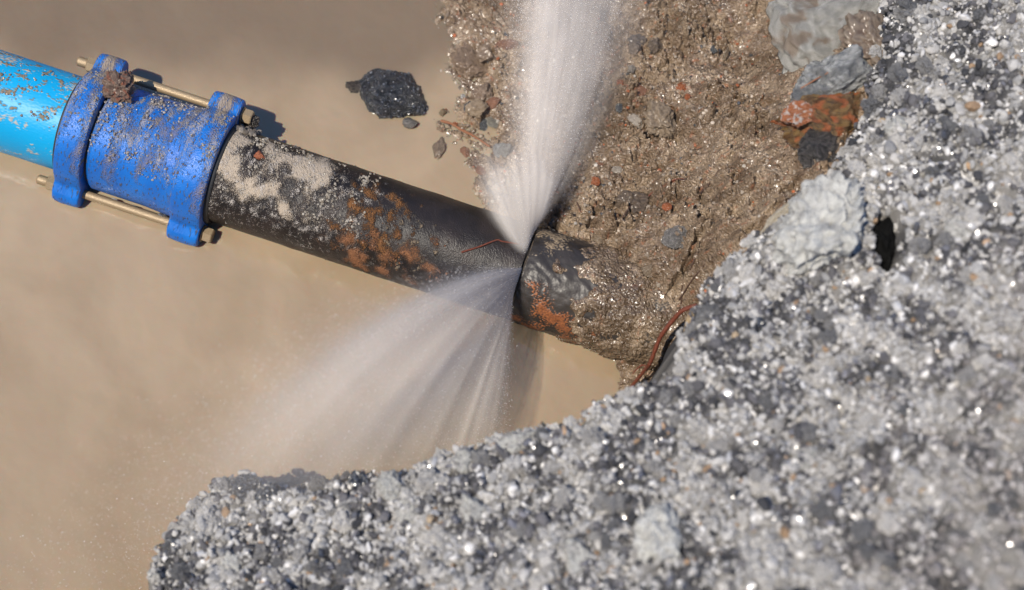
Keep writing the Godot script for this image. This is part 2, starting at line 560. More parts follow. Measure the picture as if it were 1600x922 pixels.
func ring_mesh(x0: float, x1: float, inner: float, outer: float, ears: Array, seed: int) -> ArrayMesh:
	# flange ring with ears for the tie bolts; bevelled edges
	var v := PackedVector3Array()
	var uv := PackedVector2Array()
	var sides := 160
	var b := 0.004
	var rows := [[x0, -1.0], [x0, -b * 1.3], [x0 + b * 0.3, -b * 0.45], [x0 + b, 0.0], [lerpf(x0, x1, 0.35), 0.0012], [lerpf(x0, x1, 0.65), 0.0012], [x1 - b, 0.0], [x1 - b * 0.3, -b * 0.45], [x1, -b * 1.3], [x1, -1.0]]
	var nz := noise(seed, 3.0, 2)
	for row in rows:
		for i in sides + 1:
			var a := (float(i) / sides - 0.5) * TAU
			var r := outer
			for e in ears:
				var d := wrapf(a - e, -PI, PI)
				var c := 0.110
				var re := 0.0265
				if absf(d) < 0.6:
					var s := c * sin(d)
					var ear := c * cos(d) + sqrt(maxf(re * re - s * s, 0.0)) if absf(s) < re else outer - (absf(s) - re) * 0.5
					var k := 0.012
					var h := clampf(0.5 + 0.5 * (ear - r) / k, 0, 1)
					r = lerpf(r, ear, h) + k * h * (1.0 - h)
			r += 0.0008 * nz.get_noise_2d(cos(a) * 2.0 + row[0] * 20.0, sin(a) * 2.0)
			var rr: float = inner if row[1] == -1.0 else r + row[1]
			v.append(Vector3(row[0], rr * cos(a), rr * sin(a)))
			uv.append(Vector2(float(i) / sides, (row[0] - x0) / (x1 - x0) * 0.3))
	return weld_seam(v, grid_index(sides, rows.size() - 1), sides, uv)

func hex(x0: float, x1: float, r: float) -> ArrayMesh:
	var st := SurfaceTool.new()
	st.begin(Mesh.PRIMITIVE_TRIANGLES)
	st.set_smooth_group(-1)
	var rows := [[x0, 0.0], [x0, r * 0.9], [x0 + r * 0.12, r], [x1 - r * 0.12, r], [x1, r * 0.9], [x1, 0.0]]
	for j in rows.size() - 1:
		for i in 6:
			var q := []
			for s in [[j, i], [j, i + 1], [j + 1, i + 1], [j + 1, i]]:
				var a: float = TAU * s[1] / 6.0 + 0.3
				q.append(Vector3(rows[s[0]][0], rows[s[0]][1] * cos(a), rows[s[0]][1] * sin(a)))
			for k in [0, 2, 1, 0, 3, 2]:
				st.add_vertex(q[k])
	st.generate_normals()
	# keep faces looking outwards
	var arr := st.commit_to_arrays()
	var vv: PackedVector3Array = arr[Mesh.ARRAY_VERTEX]
	var ii := PackedInt32Array(range(vv.size()))
	return finish(vv, ii)

func grit_on_pipe(called: String, parent: Node, x0: float, x1: float, radius: Callable, count: int, seed: int, c0: Color, c1: Color, size0: float, size1: float, a0: float, a1: float, at: float) -> void:
	var rng := RandomNumberGenerator.new()
	rng.seed = seed
	var nz := noise(seed, 22.0, 3)
	var where := []
	var tints := PackedColorArray()
	var tries := 0
	while where.size() < count and tries < count * 12:
		tries += 1
		var x := rng.randf_range(x0, x1)
		var a := rng.randf_range(a0, a1)
		if nz.get_noise_3d(x, a * 0.09, 0) < at + rng.randf_range(-0.12, 0.12):
			continue
		var r: float = radius.call((x - x0) / (x1 - x0), a)
		var s := lerpf(size0, size1, pow(rng.randf(), 3.0))
		var b := Basis.from_euler(Vector3(rng.randf() * TAU, rng.randf() * TAU, rng.randf() * TAU)).scaled(Vector3(s, s * rng.randf_range(0.5, 1.0), s))
		where.append(Transform3D(b, Vector3(x, (r + s * 0.15) * cos(a), (r + s * 0.15) * sin(a))))
		tints.append(c0.lerp(c1, rng.randf()))
	scatter(called, rock(seed, Vector3.ONE, 1, 4, 0.3, Color(0.85, 0.85, 0.85), Color.WHITE), materials["damp clod"], where, tints, parent)

func make_pipes() -> void:
	var ax := (AXIS_END - AXIS_START).normalized()
	run_frame = Transform3D(Basis(ax, Vector3.UP, ax.cross(Vector3.UP)), AXIS_START)
	var pale0 := Color(0.24, 0.185, 0.125)
	var pale1 := Color(0.46, 0.39, 0.30)
	# --- blue plastic pipe
	var plastic := coated("blue plastic", 512, 768, [201, 0.004, Color(0.002, 0.26, 0.52), Color(0.002, 0.30, 0.58)], [
		layer(211, 0.010, 0.54, 0.24, pale0, pale1, 0.85, 0.6, 0.46, 0.10, 0.0, 1.0, 0.5, 0.9),
		layer(212, 0.045, 0.66, 0.08, Color(0.10, 0.06, 0.04), pale0, 0.8, 0.8, 0.46, 0.12, 0.0, 1.0, 0.4),
		layer(213, 0.03, 0.74, 0.10, pale0, pale1, 0.8, 0.4, 0.55, 0.2, 0.0, 1.0, 0.5, 0.8)], 0.44, 0.4, 0.14)
	var pipe := thing("plastic_pipe", "bright cyan plastic water pipe splashed with pale mud, entering the coupling", "water pipe", run_frame)
	part("pipe_wall", barrel(-1.3, 0.06, 90, 96, func(_f, _a): return 0.0858), plastic, pipe)
	grit_on_pipe("mud_splatter", pipe, -0.35, 0.02, func(_f, _a): return 0.0858, 700, 221, Color(0.20, 0.15, 0.10), Color(0.42, 0.35, 0.26), 0.0006, 0.0032, -0.95, 0.55, 0.12)
	# --- coupling
	var paint := coated("blue paint", 768, 512, [231, 0.006, Color(0.003, 0.098, 0.40), Color(0.004, 0.145, 0.52)], [
		layer(241, 0.010, 0.54, 0.25, Color(0.22, 0.19, 0.17), Color(0.42, 0.38, 0.33), 0.8, 0.4, 0.44, 0.14, 0.0, 1.0, 0.9, 0.8),
		layer(242, 0.05, 0.72, 0.08, Color(0.05, 0.035, 0.03), Color(0.2, 0.14, 0.09), 0.8, 0.6, 0.5, 0.3, 0.0, 1.0, 0.3),
		layer(243, 0.012, 0.50, 0.22, pale0, pale1, 0.85, 0.6, 0.36, 0.06, 0.0, 1.0, 0.5, 0.9),
		layer(244, 0.007, 0.60, 0.25, Color(0.12, 0.085, 0.06), Color(0.26, 0.2, 0.14), 0.8, 0.4, 0.45, 0.2, 0.0, 1.0, 0.5, 0.6)], 0.42, 0.5, 0.3)
	var coupling := thing("pipe_coupling", "royal blue bolted pipe coupling with two eared end rings, joining plastic and iron pipe", "pipe coupling", run_frame)
	part("body", barrel(0.078, 0.238, 60, 120, func(f, _a): return 0.0965 + 0.003 * smoothstep(0.6, 0.98, f) - 0.008 * smoothstep(0.05, 0.0, f)), paint, coupling)
	var ears := [-1.22, 1.93]
	var left := part("end_ring", ring_mesh(0.0245, 0.0740, 0.0865, 0.1065, ears, 251), paint, coupling)
	var right := part("end_ring", ring_mesh(0.236, 0.293, 0.0875, 0.1065, ears, 252), paint, coupling)
	part("gasket", barrel(0.060, 0.085, 4, 64, func(_f, _a): return 0.0875), materials["black rubber"], coupling)
	part("gasket", lathe(PackedVector2Array([Vector2(0.018, 0.086), Vector2(0.018, 0.090), Vector2(0.0255, 0.0915), Vector2(0.0255, 0.086)]), 96), materials["black rubber"], coupling)
	part("gasket", lathe(PackedVector2Array([Vector2(0.291, 0.087), Vector2(0.291, 0.0925), Vector2(0.299, 0.0915), Vector2(0.301, 0.087)]), 96), materials["black rubber"], coupling)
	for e in ears:
		var c := Vector3(0, cos(e) * 0.110, sin(e) * 0.110)
		var t := Transform3D(Basis.IDENTITY, c)
		var rod := part("tie_bolt", lathe(PackedVector2Array([Vector2(-0.012, 0.0), Vector2(-0.012, 0.0062), Vector2(-0.009, 0.0082), Vector2(0.03, 0.0078), Vector2(0.295, 0.0078), Vector2(0.295, 0.0)]), 20), materials["dirty zinc"], coupling, t)
		part("bolt_head", hex(0.2962, 0.313, 0.0140), materials["dirty zinc"], rod)
		part("nut", hex(0.007, 0.0235, 0.0140), materials["dirty zinc"], rod)
		part("washer", lathe(PackedVector2Array([Vector2(0.2935, 0.0), Vector2(0.2935, 0.0155), Vector2(0.2960, 0.0155), Vector2(0.2960, 0.0)]), 24), materials["dirty zinc"], rod)
		var threads := PackedVector2Array()
		for k in 19:
			threads.append(Vector2(-0.010 + k * 0.0009, 0.0088 if k % 2 else 0.0080))
		part("thread", lathe(threads, 16), materials["dirty zinc"], rod)
	grit_on_pipe("mud_splatter", coupling, 0.080, 0.234, func(_f, _a): return 0.0985, 900, 261, Color(0.22, 0.18, 0.14), Color(0.6, 0.55, 0.5), 0.0005, 0.0026, -1.2, 0.9, 0.0)
	grit_on_pipe("mud_splatter", coupling, 0.238, 0.291, func(_f, _a): return 0.1074, 300, 262, Color(0.2, 0.16, 0.11), Color(0.55, 0.5, 0.42), 0.0005, 0.0024, -1.0, 0.3, 0.05)
	grit_on_pipe("mud_splatter", coupling, 0.028, 0.073, func(_f, _a): return 0.1074, 120, 263, Color(0.2, 0.16, 0.11), Color(0.5, 0.44, 0.36), 0.0005, 0.0026, -0.8, 0.4, 0.12)
	# --- iron pipe
	var iron := coated("corroded iron", 1024, 1280, [271, 0.008, Color(0.007, 0.006, 0.006), Color(0.026, 0.020, 0.018)], [
		layer(281, 0.0060, 0.39, 0.18, Color(0.27, 0.215, 0.155), Color(0.48, 0.41, 0.33), 0.8, 0.75, 0.47, 0.10, 0.03, 0.34, 0.4, 0.97),
		layer(282, 0.022, 0.66, 0.12, Color(0.30, 0.27, 0.24), Color(0.5, 0.46, 0.42), 0.7, 0.6, 0.56, 0.1, 0.0, 0.5, 0.9, 0.9),
		layer(287, 0.05, 0.76, 0.08, Color(0.16, 0.13, 0.11), Color(0.34, 0.29, 0.24), 0.7, 0.4, 0.56, 0.16, 0.0, 0.42, 0.6, 0.9),
		layer(283, 0.013, 0.50, 0.3, Color(0.07, 0.028, 0.012), Color(0.27, 0.12, 0.035), 0.75, 0.7, 0.55, 0.08, 0.46, 0.60, 0.5, 0.95),
		layer(284, 0.009, 0.44, 0.32, Color(0.10, 0.036, 0.02), Color(0.30, 0.14, 0.06), 0.7, 0.6, 0.675, 0.05, 0.50, 0.70, 0.4, 0.95),
		layer(285, 0.02, 0.76, 0.1, Color(0.22, 0.17, 0.12), Color(0.32, 0.25, 0.17), 0.7, 0.5, 0.62, 0.1, 0.58, 0.74, 0.4, 0.8)], 0.40, 0.4, 0.26)
	var skin := noise(272, 14.0, 3)
	var old := thing("iron_pipe", "old black iron water main, mud crusted and rusty, burst at its far end", "water pipe", run_frame)
	part("pipe_wall", barrel(0.275, JOINT, 300, 220, func(f, a): return 0.0858 + 0.0010 * skin.get_noise_2d(f * 0.6, a * 0.09), "corroded iron", 0.0030), iron, old)
	part("pipe_bore", barrel(0.285, JOINT, 20, 64, func(_f, _a): return 0.077), materials["black rubber"], old)
	grit_on_pipe("mud_splatter", old, 0.300, 0.565, func(_f, _a): return 0.0876, 1000, 291, Color(0.26, 0.21, 0.15), Color(0.55, 0.5, 0.42), 0.0006, 0.0028, -0.85, 0.75, 0.12)
	grit_on_pipe("rust_flakes", old, 0.53, 0.755, func(_f, _a): return 0.0874, 160, 292, Color(0.12, 0.045, 0.02), Color(0.30, 0.13, 0.05), 0.0007, 0.0026, 0.3, 1.2, 0.2)
	grit_on_pipe("mud_splatter", old, 0.298, 0.335, func(_f, _a): return 0.0885, 260, 293, Color(0.10, 0.08, 0.06), Color(0.42, 0.37, 0.31), 0.0015, 0.0065, -1.45, -0.75, -0.3)
	# --- the burst socket beyond the crack
	var socket_coat := coated("wet iron", 512, 512, [301, 0.012, Color(0.014, 0.012, 0.012), Color(0.05, 0.043, 0.038)], [
		layer(302, 0.016, 0.50, 0.15, Color(0.12, 0.04, 0.02), Color(0.30, 0.11, 0.04), 0.55, 0.6, 0.74, 0.07, 0.0, 0.22, 0.5, 0.95),
		layer(303, 0.014, 0.58, 0.12, Color(0.16, 0.12, 0.08), Color(0.3, 0.23, 0.15), 0.5, 0.6, 0.36, 0.08, 0.0, 0.5, 0.5, 0.9),
		layer(304, 0.012, 0.52, 0.2, Color(0.14, 0.11, 0.08), Color(0.26, 0.2, 0.14), 0.4, 0.5, 0.5, 0.5, 0.32, 1.0, 0.4, 0.9)], 0.42, 0.45, 0.12)
	var lump := noise(305, 11.0, 3)
	var socket := thing("broken_socket", "wet dark iron pipe socket with a rounded broken rim beside the leak, part buried", "pipe socket", run_frame)
	part("pipe_wall", barrel(JOINT + 0.006, 1.45, 160, 140, func(f, a): return 0.0868 - 0.007 * pow(clampf(1.0 - f * 26.0, 0, 1), 2.0) + 0.0018 * lump.get_noise_2d(f * 2.2, a * 0.6) + 0.002 * exp(-f * 30.0), "wet iron", 0.002), socket_coat, socket)
	var crust_big := noise(306, 16.0, 3)
	var crust_fine := noise(307, 70.0, 3)
	var crust_clod := noise(308, 40.0, 2, FastNoiseLite.TYPE_CELLULAR)
	var crust := barrel(JOINT + 0.05, 1.32, 230, 300, func(f, a):
		var p := Vector3(JOINT + 0.05 + f * (1.32 - JOINT - 0.05), 0.1 * cos(a), 0.1 * sin(a))
		var n: float = crust_big.get_noise_3dv(p)
		var edge: float = p.x - JOINT - 0.085 + 0.06 * n + 0.025 * crust_clod.get_noise_3dv(p) + 0.02 * cos(a * 2.0 + 0.6)
		return 0.0852 + 0.003 * smoothstep(0.0, 0.05, edge) * crust_big.get_noise_3dv(p * 2.2) + clampf(edge * 0.25, -0.006, 0.006) + smoothstep(-0.01, 0.03, edge) * (0.006 * n + 0.007 * (absf(crust_fine.get_noise_3dv(p)) - 0.2) - 0.006 * (crust_clod.get_noise_3dv(p) + 0.6)))
	var crust_colors := PackedColorArray()
	var crust_v: PackedVector3Array = crust.surface_get_arrays(0)[Mesh.ARRAY_VERTEX]
	for p in crust_v:
		var q := run_frame * p
		crust_colors.append(mud_tint(q.x, q.y + 0.5 * q.z, q.z + 0.6 * q.y).lerp(Color(0.12, 0.08, 0.048), clampf(0.5 + 1.2 * crust_big.get_noise_3dv(p * 1.5), 0.1, 0.85)))
	part("mud_crust", finish(crust_v, grid_index(300, 230), false, crust_colors, PackedVector2Array(), crust.surface_get_arrays(0)[Mesh.ARRAY_NORMAL]), materials["wet mud"], socket)
	part("rim", lathe(PackedVector2Array([Vector2(JOINT + 0.012, 0.06), Vector2(JOINT + 0.002, 0.062), Vector2(JOINT + 0.0, 0.070), Vector2(JOINT + 0.003, 0.0775), Vector2(JOINT + 0.012, 0.080)]), 96), socket_coat, socket)

# ---------------------------------------------------------------- spray
func crack_point(a: float) -> Vector3:
	return run_frame * Vector3(JOINT + 0.002, 0.083 * cos(a), 0.083 * sin(a))

func fan_path(u: float, lift: float, t: float) -> Vector3:
	# thrown free of the crack, falling back into the water
	var w := maxf(u, 0.0)
	var v := Vector3(lerpf(-1.40, 0.05, pow(w, 0.85) + minf(u, 0.0)), lerpf(2.5, 0.45, pow(w, 0.8)) + lift, lerpf(0.92, 1.6, pow(w, 0.75)))
	return crack_point(lerpf(0.28, 1.15, clampf(u, 0, 1))) + v * t + Vector3(0, -4.9, 0) * t * t

func jet_path(u: float, lift: float, t: float) -> Vector3:
	# a jet that bursts wide at the crack and is then carried on as a column
	var side := lerpf(-1.05, 1.35, u)
	var k := 15.0
	var x := (0.30 + 0.16 * u) * t + side * (1.0 - exp(-k * t)) / k * (0.8 + 1.1 * t)
	return crack_point(lerpf(0.1, -0.8, clampf(u, 0, 1))) + Vector3(x, (1.35 + lift) * t - 4.9 * t * t, -2.35 * t + 0.12 * absf(side) * t)

func puff_path(u: float, lift: float, t: float) -> Vector3:
	var side := lerpf(-1.5, 0.7, u)
	var k := 12.0
	return crack_point(lerpf(0.15, -0.7, clampf(u, 0, 1))) + Vector3(side * (1.0 - exp(-k * t)) / k, (0.8 + lift) * t - 4.9 * t * t, (-0.75 + 0.25 * side) * t)

func spray_sheet(path: Callable, lift: float, longest: float, amount: Callable, seed: int, u0 := 0.0, u1 := 1.0, twist := 0.0, grainy := 1.0, blobs := 0.0, landing := false) -> ArrayMesh:
	var nu := 220
	var nt := 60
	var v := PackedVector3Array()
	var c := PackedColorArray()
	var nz := noise(seed, 1.0, 4)
	var wob := noise(seed + 3, 1.0, 3)
	for j in nt + 1:
		for i in nu + 1:
			var u := lerpf(u0, u1, float(i) / nu)
			var t := longest * pow(float(j) / nt, 1.25)
			var way := lift + twist * wob.get_noise_2d(u * 3.0, 7.0)
			if landing:   # each thread ends where it meets the water
				var rise: float = (path.call(u, way, 0.1).y - path.call(u, way, 0.0).y) / 0.1 + 0.49
				t = minf(longest, (rise + sqrt(rise * rise + 19.6 * 0.13)) / 9.8) * pow(float(j) / nt, 1.25)
			var p: Vector3 = path.call(u, way, t)
			p.y = maxf(p.y, 0.004)
			v.append(p)
			var fade := 1.0 / (1.0 + t * 3.5)
			var streak := 0.75 + grainy * (0.8 * nz.get_noise_2d(u * 14.0, t * 1.5) + 0.6 * nz.get_noise_2d(u * 60.0, t * 3.0 + 50.0)) * fade + blobs * wob.get_noise_2d(u * 5.0 + 3.0, t * 22.0)
			var a: float = amount.call(float(i) / nu, float(j) / nt, t) * clampf(streak, 0.04, 1.4)
			c.append(Color(1, 1, 1, clampf(a, 0, 0.95)))
	return finish(v, grid_index(nu, nt), true, c)

func drops(called: String, parent: Node, path: Callable, count: int, longest: float, seed: int, favour: float, spread: float) -> void:
	var rng := RandomNumberGenerator.new()
	rng.seed = seed
	var ball := rock(9, Vector3.ONE, 0, 0, 0.0, Color.WHITE, Color.WHITE, false)
	var where := []
	for k in count:
		var u := minf(pow(rng.randf(), favour) + rng.randfn(0, 0.04), 0.82 if path == fan_path else 1.02)
		var t := longest * pow(rng.randf(), 0.6)
		var p: Vector3 = path.call(clampf(u, -0.2, 1.2), rng.randfn(0, spread), t)
		p += Vector3(rng.randfn(0, spread * 0.35), 0, rng.randfn(0, spread * 0.35)) * t
		if p.y < 0.004:
			continue
		var s := 0.00022 + 0.00050 * pow(rng.randf(), 7.0)
		where.append(Transform3D(Basis().scaled(Vector3(s, s, s)), p))
	scatter(called, ball, materials["water drops"], where, PackedColorArray(), parent)

func make_spray() -> void:
	var low := thing("water_spray", "wide fan of white water spraying from the burst towards the lower left", "water spray", Transform3D())
	for k in 3:
		part("water_sheet", spray_sheet(fan_path, 0.10 * (k - 1), 0.60, func(u, f, t): return 0.62 * smoothstep(0.0, 0.05, u) * smoothstep(0.86, 0.62, u) * (0.20 + 1.2 * exp(-u * 3.2)) / (1.0 + pow(t * 5.6, 1.9)) * smoothstep(1.0, 0.6, f), 401 + k * 11, 0.0, 1.0, 0.3, 0.4, 0.25, true), materials["aerated water"], low)
	for k in 5:
		part("fine_mist", spray_sheet(fan_path, 0.2 * (k - 2), 0.62, func(u, f, t): return 0.66 * smoothstep(0.0, 0.2, u) * smoothstep(0.9, 0.6, u) * smoothstep(0.0, 0.1, f) / (1.0 + pow(t * 2.8, 2.0)) * smoothstep(1.0, 0.45, f), 441 + k * 7, -0.07, 1.02, 0.35, 0.25, 0.3, true), materials["fine mist"], low)
	drops("water_drops", low, fan_path, 52000, 0.64, 461, 1.6, 0.17)
	var rng := RandomNumberGenerator.new()
	rng.seed = 590
	var beads := []
	for k in 2600:
		var u := pow(rng.randf(), 1.3)
		var p := fan_path(u, rng.randfn(0, 0.25), rng.randf_range(0.3, 0.6))
		p += Vector3(rng.randfn(0, 0.10), 0, rng.randfn(0, 0.08))
		var s := 0.0003 + 0.0006 * pow(rng.randf(), 6.0)
		beads.append(Transform3D(Basis().scaled(Vector3(s, s * 0.6, s)), Vector3(p.x, 0.0012, p.z)))
	scatter("surface_bubbles", rock(9, Vector3.ONE, 1, 0, 0.0, Color.WHITE, Color.WHITE, false), materials["water drops"], beads, PackedColorArray(), low)
	var high := thing("water_jet", "tall white jet of water shooting up and away from the burst", "water jet", Transform3D())
	for k in 3:
		part("water_sheet", spray_sheet(jet_path, 0.16 * (k - 1), 0.36, func(u, f, t): return 0.52 * smoothstep(0.0, 0.22, u) * smoothstep(1.0, 0.8, u) * (0.25 + 0.75 * exp(-pow((u - 0.36) / 0.2, 2.0)) + 0.25 * exp(-pow((u - 0.85) / 0.07, 2.0)) * exp(-t * 9.0)) / (1.0 + pow(t * 2.6, 1.4)) * smoothstep(0.0, 0.03, f), 501 + k * 13, 0.0, 1.0, 0.06, 0.05, 0.35), materials["aerated water"], high)
	for k in 4:
		part("fine_mist", spray_sheet(jet_path, 0.3 * (k - 1.5), 0.36, func(u, f, t): return 0.80 * (1.0 - 0.35 * u) * smoothstep(0.0, 0.3, u) * smoothstep(1.0, 0.5, u) * smoothstep(0.0, 0.06, f) / (1.0 + pow(t * 2.0, 1.5)), 541 + k * 7, -0.20, 1.40, 0.08, 0.05, 0.35), materials["fine mist"], high)
	for k in 5:
		part("splash_mist", spray_sheet(puff_path, 0.25 * (k - 1.5), 0.20, func(u, f, t): return 3.0 * smoothstep(0.0, 0.4, u) * smoothstep(1.0, 0.7, u) * smoothstep(0.0, 0.15, f) * smoothstep(1.0, 0.25, f), 581 + k, 0.0, 1.0, 0.1, 0.2, 0.5), materials["fine mist"], high)
	drops("water_drops", high, jet_path, 36000, 0.36, 561, 1.1, 0.2)

# ---------------------------------------------------------------- setting
func make_water() -> void:
	var w := 768
	var h := 768
	var a := noise_bytes(601, 0.006, 4, w, h)
	var b := noise_bytes(602, 0.02, 5, w, h)
	var rgb := PackedByteArray()
	rgb.resize(w * h * 3)
	var warp := noise(603, 0.009, 3)
	var swirl := noise(606, 0.013, 4)
	for y in h:
		for x in w:
			var i := y * w + x
			var wx := -2.4 + 4.0 * x / w
			var wz := -2.4 + 4.0 * y / h
			var back_dark := smoothstep(-0.36, -0.56, wz + 0.16 * warp.get_noise_2d(x, y)) * smoothstep(0.6, -0.1, wx + 0.2 * warp.get_noise_2d(y, x))  # water colour goes darker brown towards the back left
			var t := clampf(0.5 + (a[i] - 128) / 255.0 * 0.35 + (b[i] - 128) / 255.0 * 0.15 + 0.55 * swirl.get_noise_2d(x + 60.0 * warp.get_noise_2d(x, y), y + 60.0 * warp.get_noise_2d(y + 300, x)), 0, 1)
			var c := Color(0.262, 0.196, 0.126).lerp(Color(0.345, 0.267, 0.183), t).lerp(Color(0.13, 0.095, 0.063), back_dark * 0.75)
			c = c.linear_to_srgb()
			rgb[i * 3] = int(c.r * 255)
			rgb[i * 3 + 1] = int(c.g * 255)
			rgb[i * 3 + 2] = int(c.b * 255)
	var m := surface("silty water", Color.WHITE, 0.07, 0.5)
	m.subsurf_scatter_enabled = true
	m.subsurf_scatter_strength = 0.6
	m.albedo_texture = ImageTexture.create_from_image(Image.create_from_data(w, h, false, Image.FORMAT_RGB8, rgb))
	m.heightmap_enabled = true
	m.heightmap_texture = noise_tex(604, 0.06, 4, 1024)
	m.heightmap_scale = 0.16
	var v := PackedVector3Array()
	var uv := PackedVector2Array()
	var n1 := noise(605, 5.0, 3)
	var nx := 400
	for j in nx + 1:
		for i in nx + 1:
			var x := -2.4 + 4.0 * i / nx
			var z := -2.4 + 4.0 * j / nx
			v.append(Vector3(x, 0.0030 * n1.get_noise_2d(x, z) + 0.0006 * n1.get_noise_2d(x * 6.0, z * 6.0), z))
			uv.append(Vector2(float(i) / nx, float(j) / nx))
	var o := part("water", finish(v, grid_index(nx, nx), true, PackedColorArray(), uv), m)
	o.set_meta("kind", "structure")
	o.set_meta("label", "opaque brown silty water filling the trench")

func height_sheet(x0: float, x1: float, z0: float, z1: float, step: float, height: Callable, tint: Callable) -> ArrayMesh:
	var nx := int((x1 - x0) / step)
	var nz := int((z1 - z0) / step)
	var v := PackedVector3Array()
	var c := PackedColorArray()
	v.resize((nx + 1) * (nz + 1))
	c.resize(v.size())
	var k := 0
	for j in nz + 1:
		for i in nx + 1:
			var x := x0 + i * step
			var z := z0 + j * step
			var y: float = height.call(x, z)
			v[k] = Vector3(x, y, z)
			c[k] = tint.call(x, y, z)
			k += 1
	return finish(v, grid_index(nx, nz), true, c)

func mud_tint(x: float, y: float, z: float) -> Color:
	var p := n_patch.get_noise_2d(x * 2.0, z * 2.0)
	var q := n_mid.get_noise_2d(x * 0.8 + 5.0, z * 0.8)
	var f := n_fine.get_noise_2d(x + 9.0, z)
	var c := Color(0.225, 0.155, 0.098).lerp(Color(0.40, 0.30, 0.205), clampf(0.5 + p + 0.5 * f, 0, 1))
	c = c.lerp(Color(0.13, 0.08, 0.048), clampf(0.05 - 1.3 * q - 0.3 * f, 0, 0.7))
	c = c.lerp(Color(0.15, 0.10, 0.062), smoothstep(0.0, 0.5, n_big.get_noise_2d(x * 0.7 + 12.0, z * 0.7)) * 0.6)
	c = c.lerp(Color(0.42, 0.13, 0.05), smoothstep(0.42, 0.6, n_mid.get_noise_2d(x * 1.4 + 40.0, z * 1.4)) * 0.55)
	return c

func make_mud() -> void:
	build_coarse()
	add_crack(PackedVector2Array([Vector2(0.290, -0.018), Vector2(0.279, 0.007), Vector2(0.269, 0.029), Vector2(0.258, 0.041), Vector2(0.252, 0.063), Vector2(0.247, 0.084)]), 0.0055, 0.03)
	add_crack(PackedVector2Array([Vector2(0.175, -0.123), Vector2(0.204, -0.150), Vector2(0.228, -0.136), Vector2(0.214, -0.105), Vector2(0.195, -0.075)]), 0.009, 0.02)
	add_crack(PackedVector2Array([Vector2(0.239, -0.255), Vector2(0.265, -0.259), Vector2(0.283, -0.272), Vector2(0.282, -0.298)]), 0.008, 0.025)
	add_crack(PackedVector2Array([Vector2(0.129, -0.092), Vector2(0.147, -0.109), Vector2(0.139, -0.138)]), 0.007, 0.02)
	add_crack(PackedVector2Array([Vector2(-0.037, -0.497), Vector2(-0.039, -0.470), Vector2(-0.032, -0.456), Vector2(-0.041, -0.442), Vector2(-0.055, -0.429)]), 0.0035, 0.014)
	add_crack(PackedVector2Array([Vector2(-0.060, -0.494), Vector2(-0.064, -0.482), Vector2(-0.044, -0.468)]), 0.003, 0.012)
	add_crack(PackedVector2Array([Vector2(-0.021, -0.413), Vector2(-0.022, -0.396), Vector2(-0.029, -0.384)]), 0.0035, 0.012)
	add_crack(PackedVector2Array([Vector2(0.375, -0.271), Vector2(0.367, -0.241)]), 0.006, 0.02)
	add_crack(PackedVector2Array([Vector2(0.413, -0.209), Vector2(0.403, -0.188)]), 0.005, 0.015)
	add_crack(PackedVector2Array([Vector2(0.313, -0.136), Vector2(0.305, -0.109), Vector2(0.312, -0.081)]), 0.004, 0.016)
	var o := part("mud_bank", height_sheet(-0.22, 0.66, -0.74, 0.24, 0.0025, mud_height, mud_tint), materials["wet mud"])
	o.set_meta("kind", "structure")
	o.set_meta("label", "wet brown mud bank sloping up from the water to the gravel")
	var rng := RandomNumberGenerator.new()
	rng.seed = 650
	var spots := [[], []]
	var tints := [PackedColorArray(), PackedColorArray()]
	for k in 15000:
		var x := rng.randf_range(-0.2, 0.62)
		var z := rng.randf_range(-0.72, 0.2)
		if n_patch.get_noise_2d(x * 1.7, z * 1.7) + 0.6 * n_mid.get_noise_2d(x + 2.0, z) < rng.randf_range(-0.35, 0.35):
			continue
		var y := mud_height(x, z)
		if y < -0.002 or absf(run_local(Vector3(x, 0, z)).z) < 0.088 and y < 0.07:
			continue
		var s := lerpf(0.0008, 0.0042, pow(rng.randf(), 4.0))
		var slot := 1 if rng.randf() < 0.35 else 0
		spots[slot].append(Transform3D(Basis.from_euler(Vector3(rng.randf() * TAU, rng.randf() * TAU, 0)).scaled(Vector3(s, s * rng.randf_range(0.6, 1.0), s)), Vector3(x, y + s * 0.2, z)))
		var c := Color(0.22, 0.16, 0.11).lerp(Color(0.52, 0.44, 0.35), rng.randf())
		var pick := rng.randf()
		if pick < 0.06:
			c = Color(0.42, 0.13, 0.05)
		elif pick < 0.16:
			c = Color(0.06, 0.06, 0.06)
		elif pick < 0.2:
			c = Color(0.6, 0.55, 0.48)
		tints[slot].append(c)
	var grit := Node3D.new()
	grit.name = "mud_grit"
	add_child(grit)
	grit.set_meta("kind", "stuff")
	grit.set_meta("label", "fine wet grit strewn over the brown mud bank")
	for slot in 2:
		scatter("grains", rock(651 + slot, Vector3.ONE, 1, 5, 0.3, Color(0.8, 0.8, 0.8), Color.WHITE), materials[["damp clod", "bright chipping"][slot]], spots[slot], tints[slot], grit)
	var far := part("mud_bank", height_sheet(-0.6, 1.3, -1.4, -0.735, 0.01, func(x, z): return mud_height(x, z) - 0.004, mud_tint), materials["wet mud"])
	far.set_meta("kind", "structure")

